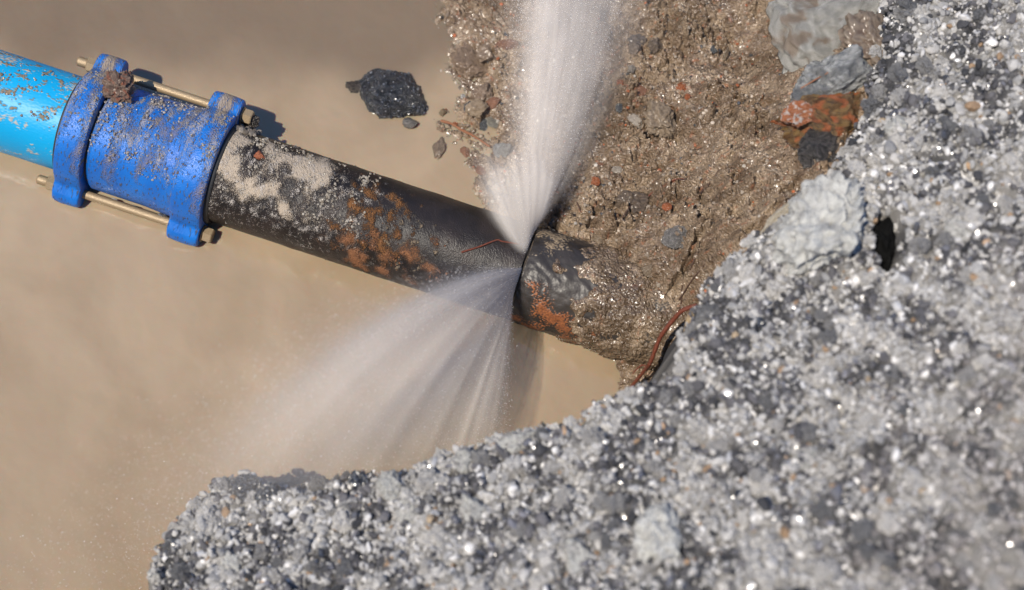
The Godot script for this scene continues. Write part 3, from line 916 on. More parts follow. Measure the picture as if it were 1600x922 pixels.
func make_ground() -> void:
	# the trench sides outside the frame and the ground around it, out to the horizon
	var v := PackedVector3Array()
	var c := PackedColorArray()
	var ticks := PackedFloat32Array([-400, -120, -40, -14, -6, -4, -3.2])
	for k in 54:
		ticks.append(-2.7 + k * 0.1)
	for t in [3.0, 4.0, 6.0, 14.0, 40.0, 120.0, 400.0]:
		ticks.append(t)
	var n := ticks.size() - 1
	var nz := noise(611, 1.5, 4)
	for j in n + 1:
		for i in n + 1:
			var x := ticks[i]
			var z := ticks[j]
			var d := maxf(maxf(-1.9 - x, x - 0.9), maxf(-1.35 - z, z - 0.75))
			var y := lerpf(-0.35, 0.62, smoothstep(-0.1, 0.55, d)) + 0.05 * nz.get_noise_2d(x, z)
			v.append(Vector3(x, y, z))
			c.append(Color(0.20, 0.15, 0.10).lerp(Color(0.24, 0.23, 0.22), smoothstep(0.3, 0.6, y)))
	var o := part("ground", finish(v, grid_index(n, n), true, c), materials["gravel dust"])
	o.set_meta("kind", "structure")

func cell_noise() -> FastNoiseLite:
	var n := noise(34, 34.0, 1, FastNoiseLite.TYPE_CELLULAR)
	n.cellular_return_type = FastNoiseLite.RETURN_CELL_VALUE
	return n

func gravel_tone(x: float, z: float) -> float:
	return clampf(0.52 + 1.9 * g_big.get_noise_2d(x * 1.1 + 20.0, z * 1.1) + 1.1 * g_mid.get_noise_2d(x * 0.7, z * 0.7 + 8.0) + 0.38 * g_cell.get_noise_2d(x, z), 0, 1)

func make_gravel() -> void:
	pits = [
		{"at": Vector3(0.499, 0.556, 0.118), "size": Vector2(0.023, 0.064), "depth": 0.2, "turn": 0.15}]
	var bank := part("gravel_bank", height_sheet(-0.75, 1.15, -0.85, 1.15, 0.006, func(x, z): return gravel_height(x, z, edge_distance(Vector2(x, z))), func(x, y, z):
		var t := gravel_tone(x, z)
		return Color(0.16, 0.16, 0.165).lerp(Color(0.56, 0.54, 0.51), t)), materials["gravel dust"])
	bank.set_meta("kind", "structure")
	bank.set_meta("label", "grey gravel slope at the trench lip, out of focus")
	var o := Node3D.new()
	o.name = "gravel"
	add_child(o)
	o.set_meta("kind", "stuff")
	o.set_meta("label", "loose grey crushed stone covering the slope at the trench lip")
	var rng := RandomNumberGenerator.new()
	rng.seed = 700
	var shapes := []
	for k in 6:
		shapes.append(rock(710 + k, Vector3(1.1, 0.8, 0.9), 1, 10, 0.12, Color(0.8, 0.8, 0.8), Color.WHITE))
	var where := []
	var tints := []
	for k in 12:
		where.append([])
		tints.append(PackedColorArray())
	for k in 130000:
		var x := rng.randf_range(-0.60, 0.9)
		var z := rng.randf_range(-0.55, 0.8)
		var d := edge_distance(Vector2(x, z))
		if d < -0.012:
			continue
		var inside := false
		for p in pits:
			var q := Vector2(x - p.at.x, z - p.at.z).rotated(-p.turn)
			inside = inside or Vector2(q.x / p.size.x, q.y / p.size.y).length() < 0.9
		if inside:
			continue
		var tone := gravel_tone(x, z)
		var beige := smoothstep(0.42, 0.62, x * 0.75 + z * 0.5 + 0.12 * g_big.get_noise_2d(x * 2.0, z * 2.0) - 0.1)
		if rng.randf() < beige * 0.6:
			continue
		var s := lerpf(0.0022, 0.0080, pow(rng.randf(), 2.0))
		if rng.randf() < 0.03:
			s = rng.randf_range(0.007, 0.013)
		var y := gravel_height(x, z, maxf(d, 0.0)) + s * rng.randf_range(-0.5, 0.5) - maxf(-d, 0.0) * 1.5
		var b := Basis.from_euler(Vector3(rng.randf() * TAU, rng.randf() * TAU, rng.randf() * TAU)).scaled_local(Vector3(s, s * rng.randf_range(0.6, 1.0), s * rng.randf_range(0.7, 1.2)))
		var dark := rng.randf()
		var c: Color
		if dark > lerpf(0.36, 0.95, tone):
			c = Color(0.032, 0.034, 0.04).lerp(Color(0.20, 0.195, 0.21), rng.randf())
		else:
			c = Color(0.34, 0.34, 0.345).lerp(Color(0.76, 0.74, 0.71), rng.randf())
		if rng.randf() < 0.03:
			c = Color(0.72, 0.70, 0.67)
		elif rng.randf() < 0.012:
			c = Color(0.45, 0.30, 0.18)
		c = c.lerp(Color(0.46, 0.42, 0.395), beige * 0.6)
		var shiny := rng.randf() < 0.24 * (1.0 - 0.5 * tone)
		var slot := rng.randi_range(0, 5) + (6 if shiny else 0)
		where[slot].append(Transform3D(b, Vector3(x, y, z)))
		tints[slot].append(c)
	var lumps := [[], []]
	var lump_tints := [PackedColorArray(), PackedColorArray()]
	for k in 1500:
		var x := rng.randf_range(-0.60, 0.9)
		var z := rng.randf_range(-0.55, 0.8)
		var d := edge_distance(Vector2(x, z))
		if d < -0.006 or (d > 0.03 and rng.randf() < 0.45):
			continue
		var s := rng.randf_range(0.008, 0.017) * (1.15 if d < 0.03 else 1.0)
		var tone := clampf(gravel_tone(x, z) + rng.randf_range(-0.3, 0.3), 0, 1)
		var slot := k % 2
		lumps[slot].append(Transform3D(Basis.from_euler(Vector3(rng.randf() * TAU, rng.randf() * TAU, rng.randf() * TAU)).scaled(Vector3(s, s * 0.8, s)), Vector3(x, gravel_height(x, z, maxf(d, 0.0)) + s * rng.randf_range(-0.3, 0.25), z)))
		lump_tints[slot].append(Color(0.15, 0.152, 0.16).lerp(Color(0.68, 0.66, 0.63), tone))
	for slot in 2:
		scatter("crumbling_lumps", rock(760 + slot, Vector3(1, 0.85, 1), 3, 5, 0.55, Color(0.55, 0.55, 0.55), Color.WHITE, true), materials["crushed stone"], lumps[slot], lump_tints[slot], o)
	for k in 12:
		scatter("loose_stones", shapes[k % 6], materials["bright chipping" if k >= 6 else "crushed stone"], where[k], tints[k], o)

func set_rock(called: String, label: String, category: String, at: Vector3, size: Vector3, seed: int, mat: String, low: Color, high: Color, level := 3, cuts := 7, rough := 0.25, turn := Vector3.ZERO, flat := false, third := Color(0, 0, 0, 0), group := "", stripe := 0.0) -> MeshInstance3D:
	var o := part(called, rock(seed, size, level, cuts, rough, low, high, flat, stripe, third), materials[mat], self, Transform3D(Basis.from_euler(turn), at))
	tag(o, label, category, group)
	return o

func make_stones() -> void:
	var black0 := Color(0.012, 0.013, 0.016)
	var black1 := Color(0.06, 0.065, 0.075)
	# in the water
	var lump := set_rock("asphalt_lump", "glistening black asphalt lump rising from the brown water", "asphalt lump", Vector3(-0.207, -0.024, -0.397), Vector3(0.072, 0.062, 0.056), 801, "wet stone", black0, black1, 4, 3, 0.16, Vector3(0.1, -0.5, 0.1))
	grit_lump(lump, Vector3(0.066, 0.055, 0.052), 802)
	set_rock("pale_stone", "small grey wet stone at the foot of the black asphalt lump", "stone", Vector3(-0.174, 0.004, -0.338), Vector3(0.017, 0.012, 0.011), 803, "wet stone", Color(0.12, 0.115, 0.11), Color(0.3, 0.28, 0.26), 2, 6, 0.2)
	set_rock("asphalt_chunk", "dark drowned asphalt chunk just breaking the water left of the black lump", "asphalt lump", Vector3(-0.272, -0.012, -0.414), Vector3(0.030, 0.018, 0.02), 804, "wet stone", Color(0.05, 0.045, 0.04), Color(0.14, 0.11, 0.085), 3, 7, 0.3)
	# on the coupling
	set_rock("mud_clod", "red brown clod of mud stuck on the upper ear of the coupling", "mud clod", Vector3(-0.685, 0.165, -0.316), Vector3(0.026, 0.022, 0.028), 811, "damp clod", Color(0.10, 0.06, 0.045), Color(0.26, 0.18, 0.13), 4, 5, 0.55, Vector3(0.3, 0.4, 0), false, Color(0.24, 0.07, 0.03, 0.8))
	set_rock("pale_pebble", "pale pebble between the coupling body and the lower tie bolt", "pebble", Vector3(-0.704, 0.015, -0.169), Vector3(0.010, 0.008, 0.007), 812, "dry stone", Color(0.35, 0.34, 0.33), Color(0.6, 0.58, 0.56), 2, 6, 0.2)
	set_rock("grey_pebble", "grey double-lobed pebble in the middle of the gap behind the lower tie bolt", "pebble", Vector3(-0.670, 0.015, -0.157), Vector3(0.016, 0.009, 0.009), 813, "dry stone", Color(0.22, 0.22, 0.23), Color(0.5, 0.49, 0.48), 3, 7, 0.3, Vector3(0, -0.3, 0))
	set_rock("dark_pebble", "dark speckled pebble against the right ring by the lower tie bolt", "pebble", Vector3(-0.617, 0.018, -0.139), Vector3(0.011, 0.010, 0.010), 814, "wet stone", Color(0.03, 0.03, 0.035), Color(0.4, 0.4, 0.4), 3, 7, 0.3)
	set_rock("orange_brick_chip", "orange brick chip lying on the muddy iron pipe near the coupling", "brick chip", Vector3(-0.446, 0.143, -0.201), Vector3(0.011, 0.006, 0.010), 815, "dry stone", Color(0.30, 0.08, 0.03), Color(0.48, 0.17, 0.08), 2, 7, 0.3)
	set_rock("dark_clod", "black wet clod wedged behind the right ring of the coupling", "mud clod", Vector3(-0.463, 0.085, -0.295), Vector3(0.017, 0.014, 0.012), 816, "wet stone", Color(0.02, 0.018, 0.016), Color(0.10, 0.08, 0.065), 3, 5, 0.5)
	# big stones at the top right
	set_rock("boulder", "large smooth pale grey green boulder at the top beside the gravel", "boulder", Vector3(0.576, 0.320, -0.370) + Vector3(0.0, -0.03, -0.02), Vector3(0.140, 0.11, 0.155), 821, "wet stone", Color(0.36, 0.35, 0.315), Color(0.54, 0.53, 0.49), 5, 8, 0.14, Vector3(0.25, 0.35, 0.1), false, Color(0.26, 0.17, 0.10, 0.7), "", 0.9)
	set_rock("folded_rock", "silver grey layered rock with sharp ridge, just below the boulder", "rock", Vector3(0.513, 0.370, -0.228), Vector3(0.108, 0.08, 0.066), 822, "wet stone", Color(0.18, 0.19, 0.195), Color(0.62, 0.63, 0.62), 5, 10, 0.3, Vector3(0.1, 0.35, 0.0), false, Color(0.16, 0.165, 0.17, 0.7), "", 3.5)
	set_rock("rusty_rock", "orange and rust stained rock under the silver layered rock", "rock", Vector3(0.491, 0.390, -0.160), Vector3(0.094, 0.055, 0.044), 823, "wet stone", Color(0.10, 0.045, 0.015), Color(0.28, 0.17, 0.06), 5, 6, 0.3, Vector3(0.2, 0.1, 0), false, Color(0.46, 0.13, 0.04, 0.9), "", 1.0)
	set_rock("white_flecked_rock", "small white and orange flecked stone at the left tip of the rusty rock", "rock", Vector3(0.433, 0.410, -0.161), Vector3(0.030, 0.024, 0.022), 828, "wet stone", Color(0.40, 0.11, 0.03), Color(0.56, 0.24, 0.12), 4, 6, 0.3, Vector3.ZERO, false, Color(0.7, 0.66, 0.62, 0.9))
	set_rock("black_rock", "black wet rock below the rusty rock, against the gravel", "rock", Vector3(0.467, 0.390, -0.104), Vector3(0.038, 0.03, 0.042), 824, "wet stone", black0, Color(0.10, 0.09, 0.085), 4, 8, 0.35)
	set_rock("brown_clod", "brown earth clod clinging to the boulder's right side by the gravel", "mud clod", Vector3(0.561, 0.430, -0.290), Vector3(0.045, 0.03, 0.05), 825, "damp clod", Color(0.15, 0.10, 0.07), Color(0.30, 0.24, 0.18), 4, 4, 0.5, Vector3(0, 0.4, 0))
	set_rock("cream_slab", "cream stone slab edge peeping out under the gravel lip", "stone slab", Vector3(0.395, 0.430, 0.024), Vector3(0.075, 0.012, 0.018), 826, "dry stone", Color(0.40, 0.33, 0.22), Color(0.58, 0.53, 0.44), 4, 6, 0.2, Vector3(0.2, 0.62, 0.0))
	set_rock("ochre_stone", "small ochre stone under the gravel lip beside the red root", "stone", Vector3(0.244, 0.310, 0.171), Vector3(0.010, 0.016, 0.034), 827, "dry stone", Color(0.50, 0.33, 0.16), Color(0.62, 0.50, 0.33), 3, 6, 0.2, Vector3(0, -0.2, 0))
	# stones half sunk in the mud: px sizes as world sizes
	var orange := [Color(0.34, 0.09, 0.03), Color(0.52, 0.18, 0.07)]
	var pink := [Color(0.28, 0.13, 0.08), Color(0.42, 0.23, 0.15)]
	var pale := [Color(0.36, 0.31, 0.26), Color(0.56, 0.5, 0.43)]
	var slate := [Color(0.045, 0.05, 0.055), Color(0.17, 0.18, 0.19)]
	var tan := [Color(0.26, 0.19, 0.12), Color(0.40, 0.31, 0.22)]
	var list := [
		["brick_pebble", "round orange brick pebble right of the tall water jet", Vector3(0.206, 0.087, -0.373), Vector3(0.0125, 0.011, 0.012), orange],
		["brick_slab", "flat salmon brick piece lying below the round orange pebble", Vector3(0.230, 0.114, -0.346), Vector3(0.026, 0.007, 0.016), pink],
		["brick_chip", "bright orange angular brick chip in the middle of the upper mud", Vector3(0.302, 0.162, -0.340), Vector3(0.012, 0.010, 0.011), orange],
		["brick_chip", "tiny orange chip touching the bright angular one", Vector3(0.311, 0.168, -0.319), Vector3(0.006, 0.006, 0.006), orange],
		["slate_pebble", "blue grey pebble left of the salmon brick piece", Vector3(0.201, 0.100, -0.327), Vector3(0.009, 0.009, 0.010), slate],
		["pale_stone", "cream angular stone left of the dark crack in the upper mud", Vector3(0.225, 0.123, -0.293), Vector3(0.013, 0.010, 0.016), pale],
		["pale_pebble", "small white pebble alone in the middle of the mud slope", Vector3(0.327, 0.183, -0.280), Vector3(0.006, 0.005, 0.006), pale],
		["pale_stone", "whitish stone right beside the lower edge of the tall jet", Vector3(0.188, 0.100, -0.208), Vector3(0.012, 0.010, 0.011), pale],
		["brick_chip", "orange chip below the whitish stone by the tall jet", Vector3(0.147, 0.083, -0.182), Vector3(0.009, 0.008, 0.008), orange],
		["brick_chip", "dull red chip between the whitish stone and the tall jet", Vector3(0.159, 0.084, -0.219), Vector3(0.009, 0.005, 0.005), pink],
		["brick_chip", "orange chip with a dark side low on the mud right of the burst", Vector3(0.251, 0.175, -0.091), Vector3(0.008, 0.007, 0.009), orange],
		["tan_pebble", "round cream pebble above the buried pipe", Vector3(0.218, 0.151, 0.012), Vector3(0.012, 0.009, 0.012), tan],
		["tan_pebble", "rounded beige stone sunk in wet mud right behind the socket", Vector3(0.144, 0.106, -0.067), Vector3(0.016, 0.010, 0.014), tan],
		["slate_stone", "large dark slate stone pressed into the mud on the buried pipe", Vector3(0.182, 0.055, 0.066), Vector3(0.022, 0.013, 0.020), slate],
		["slate_stone", "dark slate stone next to the large one on the buried pipe", Vector3(0.160, 0.051, 0.055), Vector3(0.011, 0.009, 0.013), slate],
		["slate_stone", "grey wet stone face in the mud left of the long crack", Vector3(0.261, 0.211, -0.022), Vector3(0.024, 0.010, 0.026), [Color(0.15, 0.14, 0.13), Color(0.3, 0.28, 0.26)]],
		["brick_piece", "orange brick piece under the red root by the gravel lip", Vector3(0.274, 0.090, 0.113), Vector3(0.013, 0.010, 0.011), orange],
		["brick_piece", "rust brown brick piece at the buried pipe's end near the gravel", Vector3(0.262, 0.052, 0.141), Vector3(0.014, 0.011, 0.017), [Color(0.22, 0.08, 0.035), Color(0.38, 0.17, 0.08)]],
		["brown_cobble", "brown rounded cobble with a dark cleft at the top left of the mud", Vector3(-0.028, 0.020, -0.475), Vector3(0.018, 0.016, 0.020), [Color(0.20, 0.14, 0.10), Color(0.33, 0.25, 0.18)]],
		["brown_cobble", "broad brown clod left of the rounded cobble at the top", Vector3(-0.060, 0.010, -0.461), Vector3(0.034, 0.018, 0.032), [Color(0.17, 0.115, 0.075), Color(0.28, 0.2, 0.14)]],
		["brick_slab", "red brown brick slab at the top edge beside the tall jet", Vector3(0.006, 0.028, -0.490), Vector3(0.024, 0.010, 0.010), pink],
		["brown_cobble", "brown clod ringed by a crack left of the tall jet", Vector3(-0.039, 0.009, -0.399), Vector3(0.022, 0.014, 0.018), [Color(0.18, 0.125, 0.085), Color(0.3, 0.22, 0.16)]],
		["slate_stone", "black glinting stone beside a white chip left of the tall jet", Vector3(-0.059, 0.005, -0.367), Vector3(0.016, 0.013, 0.017), slate],
		["white_chip", "white quartz chip touching the black glinting stone", Vector3(-0.074, 0.003, -0.393), Vector3(0.006, 0.005, 0.008), [Color(0.5, 0.48, 0.45), Color(0.66, 0.64, 0.6)]],
		["brick_slab", "salmon brick piece right of the black glinting stone", Vector3(-0.024, 0.010, -0.378), Vector3(0.018, 0.009, 0.011), pink],
		["slate_stone", "blue grey wet stone below the black glinting stone", Vector3(-0.042, 0.007, -0.342), Vector3(0.016, 0.009, 0.013), slate],
		["grey_stone", "pale greenish flat stone right of the blue grey wet stone", Vector3(-0.022, 0.008, -0.346), Vector3(0.014, 0.006, 0.015), [Color(0.2, 0.19, 0.16), Color(0.34, 0.32, 0.27)]],
		["brick_chip", "tiny orange chip at the water's edge left of the black glinting stone", Vector3(-0.107, 0.000, -0.366), Vector3(0.004, 0.004, 0.006), orange],
		["earth_lump", "tan lump with a dark hollow beside the twig's upper end", Vector3(-0.052, 0.012, -0.363), Vector3(0.020, 0.014, 0.018), tan],
		["earth_lump", "small olive clod above the left end of the twig", Vector3(-0.112, 0.006, -0.361), Vector3(0.007, 0.010, 0.007), [Color(0.13, 0.09, 0.05), Color(0.24, 0.18, 0.11)]],
		["brick_chip", "orange chip standing on the twig", Vector3(-0.092, 0.010, -0.339), Vector3(0.005, 0.006, 0.006), orange],
		["earth_lump", "ragged brown mud lump in the water below the twig", Vector3(-0.121, 0.004, -0.288), Vector3(0.013, 0.010, 0.022), [Color(0.14, 0.10, 0.07), Color(0.28, 0.21, 0.15)]],
		["brick_piece", "rounded salmon piece in shallow water below the twig", Vector3(-0.075, 0.004, -0.279), Vector3(0.010, 0.008, 0.013), pink],
		["grey_stone", "pointed pale grey stone at the right end of the twig", Vector3(-0.006, 0.012, -0.284), Vector3(0.017, 0.018, 0.016), [Color(0.24, 0.24, 0.23), Color(0.42, 0.42, 0.41)]],
		["brick_chip", "flat pink chip in shallow water behind the iron pipe", Vector3(-0.047, 0.004, -0.241), Vector3(0.014, 0.004, 0.008), pink],
		["earth_lump", "dark pebbly clod at the top edge right of the tall jet", Vector3(0.244, 0.094, -0.470), Vector3(0.018, 0.013, 0.014), [Color(0.06, 0.05, 0.045), Color(0.2, 0.16, 0.13)]],
		["earth_lump", "dark round clod just below the pebbly one right of the tall jet", Vector3(0.273, 0.105, -0.450), Vector3(0.013, 0.012, 0.013), [Color(0.09, 0.07, 0.055), Color(0.22, 0.17, 0.13)]],
		["earth_lump", "brown clod left of the dark round one, in the jet's mist", Vector3(0.234, 0.091, -0.449), Vector3(0.012, 0.010, 0.011), [Color(0.13, 0.10, 0.08), Color(0.24, 0.19, 0.15)]],
		["pale_pebble", "dull pale pebble in the mist above the round orange pebble", Vector3(0.224, 0.090, -0.401), Vector3(0.008, 0.006, 0.008), [Color(0.3, 0.27, 0.23), Color(0.42, 0.37, 0.31)]],
		["wet_clod", "big wet clod with an overhanging shaded edge in the upper mud", Vector3(0.261, 0.143, -0.277), Vector3(0.034, 0.022, 0.030), [Color(0.19, 0.14, 0.09), Color(0.34, 0.26, 0.18)]],
		["wet_clod", "dark ragged clod with hanging rootlets above the socket", Vector3(0.201, 0.126, -0.126), Vector3(0.026, 0.014, 0.022), [Color(0.07, 0.05, 0.035), Color(0.18, 0.13, 0.09)]],
		["brick_chip", "small orange chip near the boulder, high on the mud", Vector3(0.440, 0.154, -0.393), Vector3(0.005, 0.004, 0.005), orange],
		["dark_stone", "small dark stone high on the mud below the misty hollow", Vector3(0.374, 0.133, -0.427), Vector3(0.007, 0.006, 0.007), slate],
		["pale_splinter", "buff upright splinter below the misty hollow", Vector3(0.398, 0.133, -0.423), Vector3(0.004, 0.010, 0.014), tan],
	]
	var k := 0
	for s in list:
		k += 1
		var e: Vector3 = s[3]
		var at: Vector3 = s[2]
		var ground := mud_height(at.x, at.z)
		at.y = maxf(ground, 0.0) + e.y * (0.18 if ground > 0.003 else -0.25)
		var soft: bool = s[0] in ["earth_lump", "wet_clod", "brown_cobble"]
		set_rock(s[0], s[1], "clod" if soft else "stone", at, e * 1.05, 830 + k * 3, "damp clod" if soft else "wet stone", s[4][0], s[4][1], 4 if e.x > 0.02 else 3, 4 if soft else 7, 0.45 if soft else 0.22, Vector3(0.2 * sin(k), k * 1.3 if e.x < e.z * 1.3 and e.z < e.x * 1.3 else 0.4 * sin(k * 2.1), 0.2 * cos(k)))

func grit_lump(lump: MeshInstance3D, size: Vector3, seed: int, c0 := Color(0.015, 0.016, 0.02), c1 := Color(0.12, 0.128, 0.145), count := 1100) -> void:
	# chippings that stand out of the asphalt
	var rng := RandomNumberGenerator.new()
	rng.seed = seed
	var src: PackedVector3Array = lump.mesh.surface_get_arrays(0)[Mesh.ARRAY_VERTEX]
	var where := []
	var tints := PackedColorArray()
	for k in count:
		var p := src[rng.randi_range(0, src.size() - 1)]
		var s := rng.randf_range(0.0010, 0.0032)
		where.append(Transform3D(Basis.from_euler(Vector3(rng.randf() * TAU, rng.randf() * TAU, 0)).scaled(Vector3(s, s * 0.8, s)), p * 0.985))
		tints.append(c0.lerp(c1, pow(rng.randf(), 2.0 if c1.r < 0.3 else 0.7)))
	scatter("chippings", rock(seed, Vector3.ONE, 1, 6, 0.2, Color(0.8, 0.8, 0.8), Color.WHITE), materials["bright chipping" if c1.r < 0.3 else "crushed stone"], where, tints, lump)

func make_gravel_rocks() -> void:
	var list := [
		["concrete_chunk", "big dusty pale grey chunk at the gravel lip with a black gap on its right", Vector3(0.413, 0.511, 0.095), Vector3(0.092, 0.105, 0.070), 0.56, 0.74, 5],
		["concrete_chunk", "big pale chunk near the bottom edge with a dark gap on its right", Vector3(0.126, 0.519, 0.557), Vector3(0.040, 0.055, 0.048), 0.62, 0.8, 5],
		["pale_stone", "broad pale lumpy stone at the bottom, left of the big bottom chunk", Vector3(0.014, 0.474, 0.576), Vector3(0.030, 0.022, 0.028), 0.46, 0.62, 4],
		["pale_stone", "large cream stone on the gravel lip below the water fan", Vector3(-0.238, 0.319, 0.432), Vector3(0.027, 0.022, 0.024), 0.40, 0.60, 4],
		["pale_stone", "white flat stone near the lower left end of the gravel", Vector3(-0.482, 0.237, 0.525), Vector3(0.021, 0.015, 0.017), 0.52, 0.72, 4],
		["pale_stone", "small white stone at the lower left tip of the gravel", Vector3(-0.595, 0.188, 0.529), Vector3(0.012, 0.010, 0.010), 0.62, 0.78, 3],
		["pale_stone", "pale lumpy stone right of the large cream stone", Vector3(-0.214, 0.344, 0.480), Vector3(0.026, 0.018, 0.020), 0.44, 0.60, 4],
		["pale_stone", "pale rough stone with a dark gap on its left", Vector3(-0.121, 0.386, 0.482), Vector3(0.028, 0.020, 0.022), 0.44, 0.60, 4],
		["grey_slab", "grey flat slab on the gravel lip under the fan's right edge", Vector3(-0.053, 0.388, 0.383), Vector3(0.032, 0.014, 0.016), 0.44, 0.60, 4],
		["grey_stone", "grey stone left of the flat slab on the gravel lip", Vector3(-0.129, 0.359, 0.404), Vector3(0.020, 0.018, 0.020), 0.44, 0.60, 4],
		["asphalt_lump", "dark asphalt lump standing up at the left end of the gravel lip", Vector3(-0.458, 0.211, 0.402), Vector3(0.024, 0.020, 0.022), 0.04, 0.16, 4],
		["asphalt_lump", "dark asphalt lump on the lip just right of the left one", Vector3(-0.423, 0.233, 0.421), Vector3(0.020, 0.016, 0.018), 0.05, 0.18, 4],
		["asphalt_lump", "black lump on the lip touching the large cream stone", Vector3(-0.291, 0.290, 0.414), Vector3(0.014, 0.012, 0.013), 0.04, 0.14, 3],
		["gap_shade_lump", "added black lump standing in for the shade in the gap right of the big dusty chunk", Vector3(0.498, 0.555, 0.115) - Vector3(0, 0.045, 0), Vector3(0.021, 0.034, 0.056), 0.006, 0.014, 4],  # added lump; its black stands in for shade inside the gap
		["black_stone", "black glinting stone high on the gravel below the pale chunk", Vector3(0.301, 0.503, 0.239), Vector3(0.018, 0.016, 0.018), 0.02, 0.08, 4],
		["grey_stone", "light grey stone in the gravel just right of the boulder", Vector3(0.550, 0.520, -0.082), Vector3(0.022, 0.016, 0.020), 0.44, 0.60, 4],
		["grey_stone", "smooth light stone in the gravel near the right edge", Vector3(0.590, 0.599, 0.125), Vector3(0.024, 0.016, 0.020), 0.44, 0.60, 4],
		["grey_stone", "light dusty stone in the middle of the gravel", Vector3(0.325, 0.580, 0.464), Vector3(0.018, 0.012, 0.016), 0.34, 0.48, 4],
		["grey_stone", "light dusty stone left of the middle, above the big bottom chunk", Vector3(0.122, 0.476, 0.418), Vector3(0.014, 0.010, 0.013), 0.3, 0.45, 3],
	]
	var k := 0
	for s in list:
		k += 1
		var at: Vector3 = s[2]
		var e: Vector3 = s[3]
		at.y -= e.y * 0.1
		var dark: bool = s[4] < 0.1
		var o := set_rock(s[0], s[1], "stone", at, e, 1000 + k * 5, "wet stone" if dark else "dry stone", Color(s[4], s[4], s[4] * (1.1 if dark else 0.96)), Color(s[5], s[5], s[5] * (1.05 if dark else 0.94)), s[6], 6, 0.36, Vector3(0.3 * sin(k * 1.7), k * 1.1 if e.x < e.z * 1.4 and e.z < e.x * 1.4 else 0.3, 0.35), false, Color(s[4] * 0.62, s[4] * 0.61, s[4] * 0.59, 0.5))
		if s[0] == "gap_shade_lump":
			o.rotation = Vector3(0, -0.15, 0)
			o.material_override = materials["gap_shade"]
			continue
		grit_lump(o, e, 1200 + k, Color(0.015, 0.016, 0.02) if dark else Color(0.14, 0.14, 0.145), Color(0.11, 0.12, 0.135) if dark else Color(0.7, 0.68, 0.65), 500 if dark else int(60 + 2200 * e.x))
	# small bright stones that lie loose on the gravel
	var rng := RandomNumberGenerator.new()
	rng.seed = 1301
	for n in 90:
		var x := rng.randf_range(-0.45, 0.7)
		var z := rng.randf_range(-0.2, 0.62)
		var d := edge_distance(Vector2(x, z))
		if d < 0.012:
			continue
		var s := rng.randf_range(0.005, 0.0085)
		var tone := rng.randf_range(0.42, 0.7)
		var warm := rng.randf() < 0.15
		set_rock("pale_pebble", "small pale pebble lying loose among the grey gravel", "pebble", Vector3(x, gravel_height(x, z, d) + s * 0.7, z), Vector3(s, s * 0.75, s * 0.9), 1310 + n, "dry stone", Color(tone * 0.85, tone * (0.62 if warm else 0.84), tone * (0.4 if warm else 0.82)), Color(tone, tone * (0.8 if warm else 0.99), tone * (0.55 if warm else 0.97)), 2, 6, 0.2, Vector3(rng.randf() * 3, rng.randf() * 6, 0), true, Color(0, 0, 0, 0), "pale pebbles scattered over the gravel")

func on_mud(points: Array, lift: float) -> Array:
	var out := []
	for p in points:
		var q: Vector3 = p
		q.y = maxf(maxf(mud_height(q.x, q.z), 0.0) + lift, q.y if lift > 0.02 else -1.0)
		out.append(q)
	return out

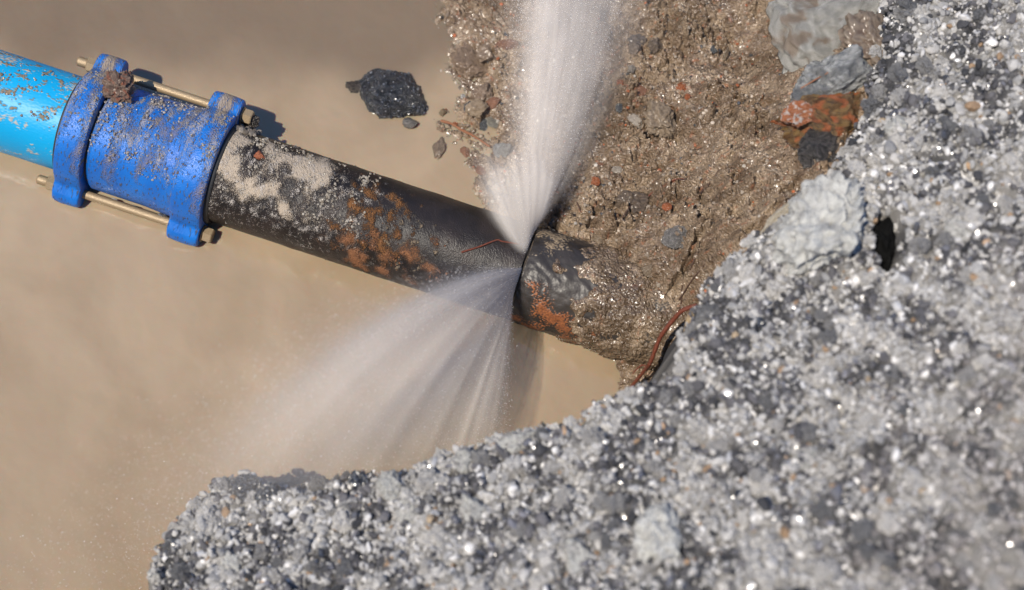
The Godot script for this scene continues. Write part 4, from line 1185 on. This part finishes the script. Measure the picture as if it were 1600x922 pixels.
func make_roots() -> void:
	var r := part("red_root", tube(curve_points([Vector3(0.197, 0.030, 0.185), Vector3(0.210, 0.100, 0.175), Vector3(0.212, 0.140, 0.174), Vector3(0.220, 0.185, 0.149), Vector3(0.229, 0.210, 0.137), Vector3(0.237, 0.225, 0.129), Vector3(0.246, 0.245, 0.122), Vector3(0.258, 0.260, 0.120), Vector3(0.269, 0.270, 0.121)]), 0.0030, 0.0042, 8, 0.12, 3), materials["root bark"])
	tag(r, "thick red brown root running from the gravel lip over the buried pipe to the water", "root")
	part("rootlet", tube(curve_points([Vector3(0.210, 0.118, 0.175), Vector3(0.201, 0.120, 0.173), Vector3(0.191, 0.105, 0.179), Vector3(0.189, 0.098, 0.183)]), 0.0016, 0.0009, 6, 0.1, 4), materials["root bark"], r)
	var t := part("twig", tube(curve_points([Vector3(-0.120, 0.012, -0.340), Vector3(-0.099, 0.014, -0.332), Vector3(-0.081, 0.014, -0.320), Vector3(-0.060, 0.013, -0.309), Vector3(-0.029, 0.010, -0.288)]), 0.0026, 0.0020, 8, 0.2, 5), materials["twig bark"])
	tag(t, "orange brown twig lying in shallow water left of the tall jet", "twig")
	var w := part("wet_root", tube(curve_points([run_frame * Vector3(0.740, 0.0830, 0.034), run_frame * Vector3(0.766, 0.0880, 0.016), run_frame * Vector3(0.791, 0.0910, -0.005), run_frame * Vector3(0.801, 0.0910, -0.006), run_frame * Vector3(0.832, 0.0900, -0.012)]), 0.0016, 0.0013, 6, 0.1, 6), materials["root bark"])
	tag(w, "thin red root lying across the wet iron pipe just left of the burst", "root")
	var paths := [
		["thin dark root arching over the upper right mud", [Vector3(0.215, 0.138, -0.115), Vector3(0.236, 0.144, -0.137), Vector3(0.268, 0.170, -0.141), Vector3(0.286, 0.190, -0.142)], "root bark"],
		["thin dark rootlet beside the long crack in the mud", [Vector3(0.269, 0.120, 0.090), Vector3(0.271, 0.160, 0.068), Vector3(0.270, 0.184, 0.050), Vector3(0.282, 0.229, 0.020), Vector3(0.290, 0.247, -0.017)], "dark root bark"],
		["fine rootlet hanging on the dark ragged clod above the socket", [Vector3(0.179, 0.124, -0.087), Vector3(0.191, 0.127, -0.104), Vector3(0.206, 0.129, -0.125), Vector3(0.215, 0.133, -0.131)], "dark root bark"],
		["fine branching rootlet left of the long crack", [Vector3(0.213, 0.126, 0.034), Vector3(0.221, 0.113, 0.053), Vector3(0.240, 0.120, 0.066)], "dark root bark"],
		["fine rootlet on the steep mud by the ochre stone", [Vector3(0.267, 0.155, 0.067), Vector3(0.280, 0.200, 0.050), Vector3(0.296, 0.243, 0.034)], "dark root bark"],
		["fine curved rootlet left of the beige sunken stone", [Vector3(0.113, 0.077, -0.147), Vector3(0.123, 0.090, -0.117), Vector3(0.133, 0.098, -0.095), Vector3(0.130, 0.098, -0.073), Vector3(0.138, 0.101, -0.057)], "dark root bark"],
		["fine rootlet lying on the mud near its top right crack", [Vector3(0.302, 0.228, -0.103), Vector3(0.321, 0.240, -0.122), Vector3(0.336, 0.245, -0.142)], "dark root bark"],
		["reddish rootlet drawn across the silver layered rock", [Vector3(0.432, 0.415, -0.202), Vector3(0.456, 0.435, -0.211), Vector3(0.487, 0.445, -0.227), Vector3(0.515, 0.450, -0.251)], "twig bark"]]
	var k := 10
	for p in paths:
		k += 1
		var pts: Array = p[1] if p[2] == "twig bark" else on_mud(p[1], 0.002)
		var o := part("rootlet", tube(curve_points(pts), 0.0014, 0.0009, 6, 0.2, k), materials[p[2]])
		tag(o, p[0], "root")

func _ready() -> void:
	# camera
	var cam := Camera3D.new()
	cam.name = "camera"
	var lens := CameraAttributesPhysical.new()
	lens.frustum_focal_length = 68.0
	lens.frustum_focus_distance = 2.90
	lens.frustum_near = 0.05
	lens.frustum_far = 1500.0
	lens.exposure_aperture = 1.95
	cam.attributes = lens
	add_child(cam)
	cam.look_at_from_position(Vector3(-0.374, 2.774, 1.057), Vector3.ZERO, Vector3(-0.002, 0.356, -0.935))
	cam.current = true
	# sky, exposure
	var env := Environment.new()
	env.background_mode = Environment.BG_SKY
	var sky := ProceduralSkyMaterial.new()
	sky.sky_top_color = Color(0.36, 0.50, 0.72)
	sky.sky_horizon_color = Color(0.74, 0.78, 0.82)
	sky.ground_bottom_color = Color(0.20, 0.18, 0.16)
	sky.ground_horizon_color = Color(0.45, 0.43, 0.40)
	env.sky = Sky.new()
	env.sky.sky_material = sky
	env.tonemap_mode = Environment.TONE_MAPPER_LINEAR
	env.tonemap_exposure = 1.22
	env.sdfgi_enabled = true
	env.ssao_enabled = true
	env.ssil_enabled = true
	var we := WorldEnvironment.new()
	we.name = "environment"
	we.environment = env
	add_child(we)
	# sun from the left and a little from the viewer's side
	var sun := DirectionalLight3D.new()
	sun.name = "sun"
	add_child(sun)
	sun.look_at_from_position(Vector3.ZERO, Vector3(0.42, -0.88, -0.24), Vector3.FORWARD)
	sun.light_energy = 1.5
	sun.light_color = Color(1.0, 0.96, 0.90)
	sun.light_angular_distance = 0.5
	sun.shadow_enabled = true
	make_materials()
	var ax := (AXIS_END - AXIS_START).normalized()
	run_frame = Transform3D(Basis(ax, Vector3.UP, ax.cross(Vector3.UP)), AXIS_START)
	make_ground()
	make_water()
	make_mud()
	make_gravel()
	make_pipes()
	make_stones()
	make_gravel_rocks()
	make_roots()
	make_spray()
